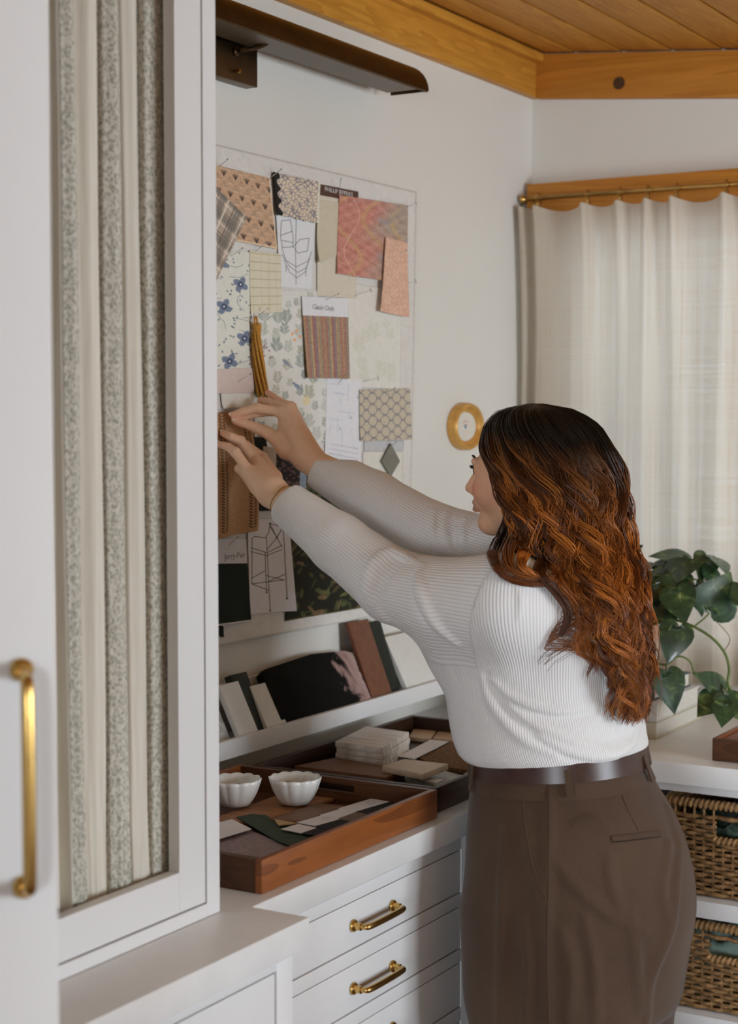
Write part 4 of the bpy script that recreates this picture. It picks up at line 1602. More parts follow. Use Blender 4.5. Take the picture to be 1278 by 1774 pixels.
C5 = lambda *pts: [(370 + x / 2.6625, 1220 + y / 2.6625) for x, y in pts]
M_FELT = plain('lavender_grey_felt', pc(124, 112, 116), .95, var=.18, nscale=180, bump=.6, bscale=400)
M_GREENF = plain('dark_green_cloth', pc(44, 56, 44), .9, var=.2, nscale=80, bump=.3, bscale=600)
M_BLKF = plain('black_cloth', pc(26, 24, 24), .9, var=.2, nscale=80)
M_TAUPE = plain('taupe_cloth', pc(98, 82, 72), .9, var=.2, nscale=80)
M_CARD = plain('white_card_stock', pc(184, 182, 184), .7, var=.02)
M_BRD = wood('oak_sample_board', pc(110, 74, 46), pc(142, 100, 66), 'X', 1.5, .5)
M_BRD2 = wood('brown_sample_board', pc(84, 56, 36), pc(104, 72, 48), 'Y', 1.5, .5)
G1 = 'flat samples in the walnut tray'
lay('wood_sample', C5((-40, 540), (330, 405), (600, 415), (200, 545)), ZF, .006, M_BRD, 'oak sample board lying under the fluted bowls', 'wood sample', G1)
lay('wood_sample', C5((255, 530), (480, 455), (620, 470), (440, 545)), ZF + .0065, .004, M_BRD2, 'reddish brown sample board under the row of name cards', 'wood sample', G1)
lay('felt_sample', C5((-60, 640), (165, 580), (350, 652), (120, 770), (-60, 745)), ZF, .003, M_FELT, 'lavender grey felt sample in the near corner of the tray', 'fabric swatch', G1)
lay('cloth_sample', C5((105, 520), (175, 505), (245, 512), (285, 545), (520, 610), (400, 668), (290, 628)), ZF + .0065, .0015, M_GREENF, 'dark green cloth sample beside the lavender felt', 'fabric swatch', G1)
lay('name_card', C5((-40, 560), (85, 530), (175, 575), (-40, 640)), ZF + .0085, .001, M_CARD, 'white card lying half on the lavender felt', 'card', G1)
rows = [((310, 575), (390, 552), (475, 570), (405, 594), (600, 540), (530, 618), M_BLKF, 'plain white name card nearest the green cloth'),
        ((383, 545), (500, 512), (582, 530), (470, 561), (692, 549), (560, 592), M_BLKF, 'white name card second along from the green cloth'),
        ((490, 510), (592, 481), (662, 494), (573, 527), (770, 520), (690, 552), M_TAUPE, 'white name card second from the far tray rim'),
        ((575, 480), (728, 434), (812, 449), (655, 495), (890, 470), (780, 518), M_BLKF, 'white name card closest to the far tray rim')]
for i, (a, b, c, d, e, f, mt, lb) in enumerate(rows):
    zz_ = ZF + .011 + .0006 * i
    cl2 = ['small black cloth sample with the first white card', 'black cloth sample under the second white card', 'taupe cloth sample under the third white card', 'black cloth sample under the last white card'][i]
    lay('cloth_sample', C5(d, c, e, f), zz_, .0015, mt, cl2, 'fabric swatch', G1)
    o = lay('name_card', C5(a, b, c, d), zz_ + .0004, .0012, M_CARD, lb, 'card', G1)
    if i in (1, 3):
        cx2 = sum(p[0] for p in (a, b, c, d)) / 4
        cy2 = sum(p[1] for p in (a, b, c, d)) / 4
        for r_ in range(3):
            u0 = on_z(*C5((cx2 + 10 + r_ * 4, cy2 - 12 + r_ * 6))[0], zz_ + .0017)
            u1 = on_z(*C5((cx2 + 50 + r_ * 4, cy2 - 22 + r_ * 6))[0], zz_ + .0017)
            sd = np.array([-(u1 - u0)[1], (u1 - u0)[0], 0])
            sd = sd / np.linalg.norm(sd) * .0006
            build('printed_line', [u0 - sd, u1 - sd, u1 + sd, u0 + sd], [(0, 1, 2, 3)], M_INKG, o)
lay('brass_chip', C5((280, 530), (320, 536), (385, 548), (300, 556)), ZF + .0115, .002, plain('ochre_chip', pc(150, 126, 84), .5), 'small ochre chip between the green cloth and the cards', 'sample chip', G1)

# fluted bowls
M_BOWL = plain('white_porcelain', pc(187, 186, 182), .22, spec=.5, var=.01)


def bowl(px, py, label, filler):
    z0 = ZF + .0105
    c = on_z(px, py, z0)
    b = root('fluted_bowl', c, label, 'bowl', 'white fluted bowls')
    n, nf = 96, 12
    prof = [(.022, 0), (.027, .001), (.033, .010), (.040, .024), (.0455, .040), (.0475, .0475), (.0462, .0480), (.0440, .040), (.0385, .025), (.031, .012), (.020, .006), (.002, .0055)]
    v, f = [], []
    for (r, h) in prof:
        for i in range(n):
            a = 2 * math.pi * i / n
            fl = 1 + .055 * (abs(math.cos(a * nf / 2)) - .6) * min(1, h / .02)
            v.append((c[0] + r * fl * math.cos(a), c[1] + r * fl * math.sin(a), z0 + h + (.0018 * (abs(math.cos(a * nf / 2)) - .5) if h > .04 else 0)))
    for j in range(len(prof) - 1):
        for i in range(n):
            i2 = (i + 1) % n
            f.append((j * n + i, j * n + i2, (j + 1) * n + i2, (j + 1) * n + i))
    f.append(tuple(range(n - 1, -1, -1)))
    f.append(tuple((len(prof) - 1) * n + i for i in range(n)))
    m_ = MB().add(v, f)
    m_.build('bowl_body', M_BOWL, b, smooth=True)
    rr = random.Random(int(px))
    for i in range(filler):
        a = rr.uniform(0, 6.28)
        r = rr.uniform(0, .020)
        ccx = np.array([c[0] + r * math.cos(a), c[1] + r * math.sin(a), z0 + .022 + .005 * (i % 3)])
        ro = Matrix.Rotation(rr.uniform(0, 3), 3, 'Z') @ Matrix.Rotation(rr.uniform(-.7, .7), 3, 'X')
        s = .0065
        pts = [ccx + np.array(ro @ Vector((sx * s, sy * s, 0))) for sx, sy in ((-1, -1), (1, -1), (1, 1), (-1, 1))]
        nv = np.array(ro @ Vector((0, 0, .004)))
        col = [M_GREENF, M_DK, plain('slate_chip', pc(70, 82, 88), .4)][i % 3]
        tag(MB().prism(pts, nv).build('tile_chip', col, bevel=.0005), 'tiny square %s tile chip inside the %s' % (('green', 'charcoal', 'slate blue')[i % 3], 'bowl beside the cupboard' if px < 450 else 'fully visible fluted bowl'), 'tile chip', 'tile chips in the fluted bowls')


bowl(407, 1394, 'white fluted bowl partly hidden by the curtained cupboard', 4)
bowl(511, 1391, 'white fluted bowl of green chips in full view in the tray', 9)

# second tray
G2 = 'flat samples in the dark tray'
M_BEIGE = plain('beige_tile', pc(150, 126, 100), .5, var=.08)
M_CORK = plain('rust_cork', pc(92, 66, 40), .9, var=.55, nscale=120, bump=.9, bscale=160)
M_GREYG = plain('grey_green_tile', pc(112, 110, 98), .3, var=.06)
k = NT('fan_veined_tile')
nn = k.noise(k.coord((9, 60, 9), rot=(0, 0, .5)), 1.0, 4, .6, .6)
k.base(k.ramp(nn, [(.35, pc(140, 126, 114)), (.5, pc(172, 164, 154)), (.65, pc(182, 176, 168))]))
k.set(.35, 0, .5)
M_FAN = k.m
lay('wood_sample', C5((372, 284), (560, 246), (885, 300), (795, 338)), ZF, .018, M_BRD2, 'dark brown wood block between the two tray rims', 'wood sample', G2)
top0 = C5((562, 172), (690, 100), (902, 128), (776, 203))
for i in range(4):
    pts = [on_z(p[0], p[1], ZF + .0500) for p in top0]
    pts = [(max(p[0], T2[0] + .02), max(p[1], T2[2] + .02)) for p in pts]
    j = random.Random(i)
    dx, dy = j.uniform(-.0015, .0015), j.uniform(-.0015, .0015)
    z = ZF + .0015 + i * .0122
    o = MB().prism([(p[0] + dx, p[1] + dy, z) for p in pts], (0, 0, .0118)).build('stone_tile', M_FAN, bevel=.001)
    lbs = ['lowest of the four pale tiles stacked in the dark tray', 'second tile up in the stack of pale tiles', 'third tile up in the stack of pale tiles', 'topmost pale fan-veined tile of the stack in the dark tray']
    tag(o, lbs[i], 'tile', 'stack of pale tiles')
lay('beige_tile', C5((900, 150), (948, 98), (1070, 108), (1000, 160)), ZF + .001, .009, M_BEIGE, 'beige tile at the corner of the dark tray', 'tile', G2)
lay('beige_tile', C5((1008, 160), (1076, 110), (1160, 122), (1110, 165)), ZF + .001, .009, M_BEIGE, 'beige tile in the middle of the far tray row', 'tile', G2)
lay('beige_tile', C5((1116, 165), (1166, 124), (1260, 135), (1215, 170)), ZF + .001, .009, M_BEIGE, 'beige tile of the far tray row closest to the sweater', 'tile', G2)
lay('cork_sample', C5((935, 245), (1030, 168), (1225, 178), (1190, 305), (1080, 290)), ZF + .0005, .010, M_CORK, 'rough rust-brown cork sample in the dark tray', 'cork sample', G2)
lay('name_card', C5((852, 240), (1000, 163), (1082, 172), (925, 252)), ZF + .0125, .0012, M_CARD, 'white name card lying slanted across the cork sample', 'card', G2)
lay('cream_tile', C5((778, 285), (878, 252), (1082, 275), (965, 322)), ZF + .0185, .012, plain('cream_tile_glaze', pc(166, 150, 128), .45), 'thick cream tile on the brown wood block', 'tile', G2)
lay('grey_tile', C5((885, 345), (1060, 305), (1235, 350), (1150, 392)), ZF, .010, M_GREYG, 'glossy grey-green tile at the near rim of the dark tray', 'tile', G2)
lay('name_card', C5((880, 342), (925, 328), (1065, 348), (1030, 362)), ZF + .0105, .001, M_CARD, 'small white card on the grey-green tile', 'card', G2)
lay('small_tile', C5((1150, 322), (1200, 296), (1260, 305), (1225, 338)), ZF + .0112, .008, M_BEIGE, 'small pale tile tucked beside the belt buckle', 'tile', G2)

# ------------------------------------------------------------------ things on the window side of the worktop
def slabbook(name, x0, x1, y0, y1, z0, h, cover, label, pages=None):
    b = root(name, ((x0 + x1) / 2, (y0 + y1) / 2, z0), label, 'book', 'stacked books under the plant pot')
    pg = pages or plain('book_pages', pc(176, 172, 164), .8, var=.06, nscale=200)
    box('page_block', x0 + .002, x1 - .004, y0 + .004, y1 - .004, z0 + .003, z0 + h - .003, pg, b, 0)
    box('cover_board', x0, x1, y0, y1, z0 + .0002, z0 + .003, cover, b, .0006)
    box('cover_board', x0, x1, y0, y1, z0 + h - .003, z0 + h, cover, b, .0006)
    box('spine', x0, x1, y0 - .003, y0 + .003, z0 + .0002, z0 + h, cover, b, .0008)
    return b


bf = on_z(1137, 1281, ZT)
bk = on_z(1210, 1245, ZT)
bx1, by0, by1 = bf[0], bf[1], bk[1]
M_CRM = plain('cream_cover', pc(172, 164, 146), .6, var=.03)
M_WHC = plain('white_cover', pc(182, 181, 178), .5, var=.02)
M_TEAL = plain('dark_teal_cover', pc(44, 62, 66), .5, var=.05)
slabbook('thick_book', bx1 - .21, bx1, by0, by1, ZT + .0005, .036, M_CRM, 'thick cream book at the bottom of the stack under the plant')
wb = slabbook('thick_book', bx1 - .205, bx1 - .003, by0 + .012, by1 - .004, ZT + .037, .043, M_WHC, 'thick white book with a round black mark on its spine')
mk = on_y(1116, 1238, by0 + .0085)
MB().lathe([(.0055, 0), (.0055, -.0006)], tuple(mk), 18, 'Y').build('round_mark', plain('black_ink', (.03, .03, .03), .6), wb)
slabbook('thick_book', bx1 - .20, bx1 - .020, by0 + .035, by1 - .02, ZT + .0805, .034, M_TEAL, 'dark teal book on top of the stack under the plant pot')

# wooden box at the frame edge
wx = on_z(1233, 1318, ZT)
wt = on_z(1278, 1262, ZT + .055)
M_BOXW = wood('red_brown_box', pc(96, 52, 26), pc(128, 74, 40), 'X', 1.0, .4)
wb_ = root('wooden_box', (wx[0] + .17, wx[1] + .09, ZT), 'low red-brown wooden tray box on the worktop under the window', 'box')
x0, y0 = wx[0], wx[1] - .0
h = .048
box('base', x0 + .01, x0 + .33, y0 + .01, y0 + .17, ZT + .0005, ZT + .008, M_BOXW, wb_)
box('side', x0, x0 + .34, y0, y0 + .0098, ZT + .0005, ZT + h, M_TRAYX_SHADED, wb_)
box('side', x0, x0 + .34, y0 + .1702, y0 + .18, ZT + .0005, ZT + h, M_TRAYX_SHADED, wb_)
box('side', x0, x0 + .0098, y0 + .01, y0 + .17, ZT + .0005, ZT + h, M_BOXW, wb_)
box('side', x0 + .3302, x0 + .34, y0 + .01, y0 + .17, ZT + .0005, ZT + h, M_BOXW, wb_)
box('lid', x0 + .011, x0 + .329, y0 + .011, y0 + .169, ZT + .036, ZT + .043, M_BOXW, wb_)

# ------------------------------------------------------------------ wicker baskets in the shelf unit
M_WICK = plain('seagrass', pc(112, 84, 52), .75, var=.45, nscale=90, bump=.5, bscale=300)
M_WICK2 = plain('pale_seagrass', pc(134, 104, 68), .75, var=.35, nscale=90, bump=.5, bscale=300)
M_CLG = NT('folded_green_velvet')
nn = M_CLG.noise(M_CLG.coord((14, 14, 22)), 1.5, 4, .6, 1.2)
M_CLG.base(M_CLG.ramp(nn, [(.35, pc(22, 36, 28)), (.5, pc(48, 68, 54)), (.66, pc(96, 116, 104))]))
M_CLG.set(.85, 0, .15, .3)
M_CLG = M_CLG.m


def basket(x0, x1, y0, y1, z0, h, label, seed, fabric):
    r = random.Random(seed)
    b = root('wicker_basket', ((x0 + x1) / 2, (y0 + y1) / 2, z0), label, 'basket', 'wicker baskets on the open shelves')
    # rounded rectangle path
    rc = .03
    path = []
    for (cx_, cy2, a0) in ((x1 - rc, y0 + rc, -90), (x1 - rc, y1 - rc, 0), (x0 + rc, y1 - rc, 90), (x0 + rc, y0 + rc, 180)):
        for i in range(5):
            a = math.radians(a0 + i * 22.5)
            path.append((cx_ + rc * math.cos(a), cy2 + rc * math.sin(a)))
    path.append(path[0])
    P_ = np.array(path)
    seg = np.r_[0, np.cumsum(np.linalg.norm(np.diff(P_, axis=0), axis=1))]
    per = seg[-1]
    ns = int(per / .021)
    ns += ns % 2
    st = per / ns
    N = ns * 4
    s = np.arange(N + 1) / N * per
    X = np.interp(s, seg, P_[:, 0])
    Y = np.interp(s, seg, P_[:, 1])
    tx, ty = np.gradient(X), np.gradient(Y)
    ln = np.hypot(tx, ty)
    nx_, ny_ = ty / ln, -tx / ln
    rows_n = int((h - .028) / .0095)
    weave = MB()
    xm = (x0 + x1) / 2
    for k_ in range(rows_n):
        z = z0 + .008 + k_ * .0095
        off = .0042 * np.sin(np.pi * s / st + (k_ % 2) * np.pi)
        hole = (np.abs(X - xm) < .060) & (Y < y0 + .02)
        topz = z - z0
        inh = (topz > h * .60) and (topz < h * .82)
        pts = np.stack([X + nx_ * off, Y + ny_ * off, z + .0012 * np.sin(s * 41 + k_)], 1)
        rad = .0046 + .0008 * np.sin(s * 67 + k_ * 2.1)
        if inh:
            ok = ~hole
            # cut the row where the handle opening is
            runs, cur = [], []
            for i in range(N + 1):
                if ok[i]:
                    cur.append(i)
                elif cur:
                    runs.append(cur)
                    cur = []
            if cur:
                runs.append(cur)
            for run in runs:
                if len(run) > 2:
                    weave.tube(pts[run], rad[run], 5)
        else:
            weave.tube(pts, rad, 5, cap=False)
    w_ = weave.build('weave', M_WICK, b, smooth=True)
    w_['kind'] = 'stuff'
    stk = MB()
    for i in range(0, N, 4):
        hole = (abs(X[i] - xm) < .060) and (Y[i] < y0 + .02)
        zt2 = z0 + (h * .58 if hole else h - .01)
        stk.tube([(X[i], Y[i], z0 + .003), (X[i], Y[i], zt2)], .0026, 5)
    q_ = stk.build('stakes', M_WICK2, b, smooth=True)
    q_['kind'] = 'stuff'
    # coiled rim and coil round the handle opening
    def coil(pts, R, name, pitch=.011, rr=.0042, ends=False):
        pts = np.asarray(pts)
        m_ = MB()
        L = np.r_[0, np.cumsum(np.linalg.norm(np.diff(pts, axis=0), axis=1))]
        n_ = int(L[-1] / pitch * 9)
        t_ = np.linspace(0, L[-1], n_)
        Q = np.stack([np.interp(t_, L, pts[:, i]) for i in range(3)], 1)
        T = np.gradient(Q, axis=0)
        T /= np.linalg.norm(T, axis=1)[:, None]
        upv = np.array([0, 0, 1.0])
        A = np.cross(T, upv)
        A /= np.linalg.norm(A, axis=1)[:, None] + 1e-9
        B = np.cross(A, T)
        ph2 = 2 * np.pi * t_ / pitch
        Q2 = Q + R * (np.cos(ph2)[:, None] * A + np.sin(ph2)[:, None] * B)
        m_.tube(Q2, rr, 5, cap=True)
        m_.tube(Q[::9], R * .9, 8, cap=True)
        m_.build(name, M_WICK2, b, smooth=True)
    coil(np.stack([X, Y, np.full_like(X, z0 + h - .008)], 1), .0075, 'coiled_rim')
    coil([(xm - .066, y0 - .002, z0 + h * .60), (xm + .066, y0 - .002, z0 + h * .60)], .0055, 'coiled_handle_edge')
    box('basket_base', x0 + .006, x1 - .006, y0 + .006, y1 - .006, z0 + .001, z0 + .006, M_WICK, b, 0)
    return b


def folded_cloth(x0, x1, y0, y1, z0, z1, label, seed, mat):
    r = np.random.default_rng(seed)
    n = 26
    U, W = np.meshgrid(np.linspace(0, 1, n), np.linspace(0, 1, n))
    edge = np.minimum(np.minimum(U, 1 - U), np.minimum(W, 1 - W))
    hgt = np.clip(edge * 9, 0, 1) ** .5
    Z = z0 + (z1 - z0) * (hgt * (.80 + .12 * np.sin(U * 17 + 4 * W) + .08 * np.sin(W * 23 + 3 * U)))
    V = np.stack([x0 + (x1 - x0) * U, y0 + (y1 - y0) * W, Z], -1).reshape(-1, 3)
    idx = np.arange(n * n).reshape(n, n)
    F = np.stack([idx[:-1, :-1], idx[:-1, 1:], idx[1:, 1:], idx[1:, :-1]], -1).reshape(-1, 4)
    base_ = V.copy()
    base_[:, 2] = z0
    F2 = F[:, ::-1] + n * n
    o = build('folded_cloth', np.concatenate([V, base_]), np.concatenate([F, F2]), mat, smooth=True)
    tag(o, label, 'cloth', 'cloth stored in the baskets')


ys0 = YS + .035
for i, (zb, hh, la, lb, dz) in enumerate(((.6105, .205, 'wicker basket with green cloth on the upper shelf', 'dark green folded cloth filling the upper wicker basket', .17),
                                          (.3665, .190, 'wicker basket with pale green cloth on the lower shelf', 'pale green folded cloth filling the lower wicker basket', .165))):
    basket(.688 + .02 * (1 - i), 1.055, ys0, ys0 + .36, zb, hh, la, 5 + i, None)
    folded_cloth(.732, 1.032, ys0 + .022, ys0 + .338, zb + .008, zb + dz + .03, lb, 9 + i, M_CLG if i == 0 else plain('pale_green_cloth', pc(120, 140, 130), .9, var=.25, nscale=20))

# ------------------------------------------------------------------ trailing plant in a terracotta pot
ppx = (0.500, 3.665)
zp = ZT + .115
pl_ = root('potted_pothos', (ppx[0], ppx[1], zp), 'trailing heart-leaved houseplant in a terracotta pot on stacked books', 'houseplant')
M_TERR = plain('terracotta', pc(150, 114, 92), .85, var=.1, nscale=20)
MB().lathe([(.048, 0), (.052, .004), (.066, .098), (.073, .098), (.075, .124), (.068, .124), (.064, .10), (.05, .095), (.002, .095)], (ppx[0], ppx[1], zp + .0005), 36).build('pot', M_TERR, pl_, angle=35)
MB().lathe([(.063, .0), (.05, .008), (.02, .011), (0.002, .012)], (ppx[0], ppx[1], zp + .096), 24).build('soil', plain('potting_soil', pc(44, 32, 22), 1, var=.5, nscale=200, bump=.8), pl_, smooth=True)

k = NT('pothos_leaf')
tc = k.n('ShaderNodeTexCoord')
inf = k.n('ShaderNodeObjectInfo')
sp = k.n('ShaderNodeSeparateXYZ')
cb = k.n('ShaderNodeVectorMath', operation='MULTIPLY_ADD')
k.l(inf.outputs['Random'], cb.inputs[0])
cb.inputs[1].default_value = (40, 17, 9)
k.l(tc.outputs['Object'], cb.inputs[2])
mp = k.n('ShaderNodeMapping')
mp.inputs['Scale'].default_value = (34, 34, 34)
k.l(cb.outputs[0], mp.inputs[0])
nn = k.noise(mp.outputs[0], 1.0, 3, .6, .8)
leafc = k.ramp(nn, [(.32, pc(22, 40, 28)), (.56, pc(40, 62, 38)), (.70, pc(78, 96, 54)), (.80, pc(160, 166, 122))])
k.base(leafc)
k.set(.28, 0, .5)
k.b.inputs['Coat Weight'].default_value = .2
k.b.inputs['Subsurface Weight'].default_value = 0.0
M_LEAF = k.m
M_STEM = plain('green_stem', pc(82, 96, 48), .6, var=.2)


def leaf(base, tip, normal, width, parent, curlz=.15):
    """heart-shaped leaf blade from base to tip, folded a little along its midrib"""
    base, tip, normal = (np.asarray(q, float) for q in (base, tip, normal))
    L = np.linalg.norm(tip - base)
    d = (tip - base) / L
    nrm = normal - d * normal.dot(d)
    nrm /= np.linalg.norm(nrm)
    s = np.cross(d, nrm)
    prof = [(-.10, .20), (-.06, .36), (.04, .50), (.18, .56), (.34, .53), (.50, .44), (.66, .31), (.80, .18), (.92, .07), (1.0, 0.0)]
    v = []
    for (t, w) in prof:
        bend = -curlz * L * (max(t, 0) ** 2)
        for q in (-1, -.5, 0, .5, 1):
            tt = t + (.09 * (1 - abs(q)) if t < 0 else 0) + (0.10 if (t < 0 and q == 0) else 0)
            fold_ = .16 * abs(q) * w * width - (.05 * width * w if abs(q) == .5 else 0) * 0
            p = base + d * (tt * L) + s * (q * w * width) + nrm * (fold_ + bend - .10 * width * w * q * q)
            v.append(p)
    f = []
    for i in range(len(prof) - 1):
        for j in range(4):
            f.append((i * 5 + j, i * 5 + j + 1, (i + 1) * 5 + j + 1, (i + 1) * 5 + j))
    n = len(v)
    v2 = [p - nrm * .0007 for p in v]
    f2 = [tuple(i + n for i in q[::-1]) for q in f]
    return build('leaf', v + v2, f + f2, M_LEAF, parent, smooth=True)


C8 = lambda x, y: (1000 + x / 3.547, 920 + y / 3.547)
TOC = -FWD
leaves = [  # base px, tip px (crop frame), depth base, depth tip, width m, normal tilt (right, up, toward camera)
    ((320, 150), (390, 85), 3.95, 3.92, .040, (0, .6, 1)),
    ((690, 175), (452, 122), 3.90, 3.86, .060, (0, .9, .6)),
    ((470, 240), (640, 170), 3.92, 3.90, .055, (0, .9, .5)),
    ((540, 270), (772, 168), 3.84, 3.80, .075, (.1, .8, .7)),
    ((700, 330), (460, 290), 3.88, 3.86, .075, (0, .7, .8)),
    ((800, 150), (760, 290), 3.92, 3.86, .060, (.2, .5, .8)),
    ((830, 300), (800, 160), 3.88, 3.90, .050, (.5, .3, .8)),
    ((850, 165), (935, 250), 3.90, 3.84, .055, (.5, .6, .6)),
    ((805, 500), (955, 250), 3.74, 3.74, .100, (.2, .2, 1)),
    ((600, 350), (668, 560), 3.74, 3.70, .075, (-.1, .4, 1)),
    ((720, 320), (785, 520), 3.80, 3.78, .060, (.4, .3, .8)),
    ((470, 330), (620, 470), 3.78, 3.76, .080, (-.2, .7, .8)),
    ((450, 500), (610, 520), 3.76, 3.72, .060, (0, .6, .9)),
    ((480, 380), (430, 590), 3.82, 3.80, .060, (0, .3, 1)),
    ((620, 575), (555, 815), 3.70, 3.68, .072, (-.1, .15, 1)),
    ((545, 860), (608, 1125), 3.66, 3.64, .068, (.1, .2, 1)),
    ((900, 985), (735, 860), 3.70, 3.66, .062, (.2, .6, .8)),
    ((880, 1010), (735, 1120), 3.66, 3.62, .070, (0, .8, .5)),
    ((900, 1000), (1010, 1150), 3.66, 3.62, .066, (.2, .7, .6)),
    ((905, 1060), (890, 1195), 3.62, 3.58, .050, (0, .6, .7)),
    ((1060, 440), (960, 290), 3.70, 3.74, .070, (.3, .2, 1)),
    ((560, 610), (500, 520), 3.80, 3.78, .040, (0, .4, 1)),
    ((640, 200), (560, 300), 3.96, 3.90, .060, (0, .8, .5)),
    ((380, 260), (470, 190), 3.96, 3.92, .055, (0, .8, .6)),
    ((400, 330), (500, 250), 3.92, 3.9, .06, (0, .7, .7)),
]
for (bp, tp, db, dt, wd, nt) in leaves:
    b3 = at_depth(*C8(*bp), db)
    t3 = at_depth(*C8(*tp), dt)
    nr_ = RIGHT * nt[0] + np.array([0, 0, 1.0]) * nt[1] + TOC * nt[2]
    leaf(b3, t3, nr_, wd, pl_)
    # petiole back towards the pot or the vine
    if bp[1] < 560 and bp[0] < 1000:
        c0 = np.array([ppx[0], ppx[1], zp + .11]) + np.array([rg.uniform(-.04, .04), rg.uniform(-.04, .04), 0])
        mid = (b3 + c0) / 2 + np.array([0, 0, .05])
        MB().tube(bez([c0, mid, b3], 14), .0018, 6).build('stalk', M_STEM, pl_, smooth=True)
vine = [at_depth(*C8(*p), dd_) for p, dd_ in (((380, 560), 3.86), ((480, 530), 3.82), ((600, 545), 3.76), ((720, 590), 3.73), ((830, 660), 3.71), ((905, 750), 3.70), ((932, 850), 3.69), ((925, 945), 3.68), ((990, 1030), 3.66), ((1080, 1060), 3.64))]
MB().tube(bez(vine, 60), .0032, 8).build('vine', M_STEM, pl_, smooth=True)
v2 = [at_depth(*C8(*p), dd_) for p, dd_ in (((420, 720), 3.80), ((480, 800), 3.73), ((545, 820), 3.70), ((620, 770), 3.69), ((690, 800), 3.69), ((715, 870), 3.69))]
MB().tube(bez(v2, 40), .0022, 8).build('vine', M_STEM, pl_, smooth=True)
v3 = [at_depth(*C8(*p), dd_) for p, dd_ in (((720, 585), 3.73), ((775, 540), 3.73), ((810, 505), 3.74))]
MB().tube(bez(v3, 14), .0020, 8).build('stalk', M_STEM, pl_, smooth=True)
v4 = [at_depth(*C8(*p), dd_) for p, dd_ in (((840, 540), 3.76), ((935, 655), 3.75), ((900, 740), 3.72))]
MB().tube(bez(v4, 14), .0009, 6).build('dry_tendril', plain('dry_tendril', pc(92, 66, 46), .8), pl_, smooth=True)
for p, q in (((605, 560), (620, 580)), ((925, 945), (900, 985)), ((925, 950), (885, 1010)), ((545, 820), (545, 862)), ((930, 960), (905, 1060)), ((640, 545), (668, 560)), ((985, 1030), (1060, 1000)), ((600, 545), (560, 610))):
    MB().tube([at_depth(*C8(*p), 3.69 if p[1] > 600 else 3.74), at_depth(*C8(*q), 3.68 if q[1] > 600 else 3.72)], .0016, 6).build('stalk', M_STEM, pl_, smooth=True)

# ------------------------------------------------------------------ implicit-surface modelling for the person
def smin(a, b, k):
    h = np.clip(0.5 + 0.5 * (b - a) / k, 0, 1)
    return b * (1 - h) + a * h - k * h * (1 - h)


def smax(a, b, k):
    return -smin(-a, -b, k)


def sd_cap(P, a, b, ra, rb):
    a = np.asarray(a, np.float32)
    b = np.asarray(b, np.float32)
    ba = b - a
    t = np.clip(((P - a) @ ba) / (ba @ ba + 1e-9), 0, 1)
    return np.linalg.norm(P - a - t[:, None] * ba, axis=1) - (ra + (rb - ra) * t)


def sd_chain(P, pts, rad, k=0.0):
    d = None
    for i in range(len(pts) - 1):
        e = sd_cap(P, pts[i], pts[i + 1], rad[i], rad[i + 1])
        d = e if d is None else (smin(d, e, k) if k else np.minimum(d, e))
    return d


def sd_ell(P, c, r, M=None):
    q = P - np.asarray(c, np.float32)
    if M is not None:
        q = q @ M
    r = np.asarray(r, np.float32)
    k0 = np.linalg.norm(q / r, axis=1)
    k1 = np.linalg.norm(q / (r * r), axis=1) + 1e-9
    return k0 * (k0 - 1) / k1


def sd_stack(P, S, tilt=0.0, xc=0.0, zlo=None, zhi=None, power=2.0):
    """stacked elliptical sections: rows (z, cx, cy, a, b)"""
    S = np.asarray(S, np.float64)
    S = S[np.argsort(S[:, 0])]
    z = P[:, 2] - tilt * (P[:, 0] - xc)
    cx = np.interp(z, S[:, 0], S[:, 1])
    cy2 = np.interp(z, S[:, 0], S[:, 2])
    a = np.interp(z, S[:, 0], S[:, 3])
    b = np.interp(z, S[:, 0], S[:, 4])
    ax = np.abs((P[:, 0] - cx) / a)
    ay = np.abs((P[:, 1] - cy2) / b)
    k0 = (ax ** power + ay ** power) ** (1 / power)
    d = (k0 - 1) * np.minimum(a, b)
    zl = S[0, 0] if zlo is None else zlo
    zh = S[-1, 0] if zhi is None else zhi
    return smax(d, np.maximum(zl - z, z - zh), .012)


def smooth_rows(S, n=40):
    S = np.asarray(S, float)
    S = S[np.argsort(S[:, 0])]
    zz2 = np.linspace(S[0, 0], S[-1, 0], n)
    out = [zz2]
    for c in range(1, S.shape[1]):
        y = S[:, c]
        m = np.gradient(y, S[:, 0])
        i = np.clip(np.searchsorted(S[:, 0], zz2) - 1, 0, len(y) - 2)
        h = S[i + 1, 0] - S[i, 0]
        t = (zz2 - S[i, 0]) / h
        out.append((2 * t ** 3 - 3 * t ** 2 + 1) * y[i] + (t ** 3 - 2 * t ** 2 + t) * h * m[i] + (-2 * t ** 3 + 3 * t ** 2) * y[i + 1] + (t ** 3 - t ** 2) * h * m[i + 1])
    return np.stack(out, 1)


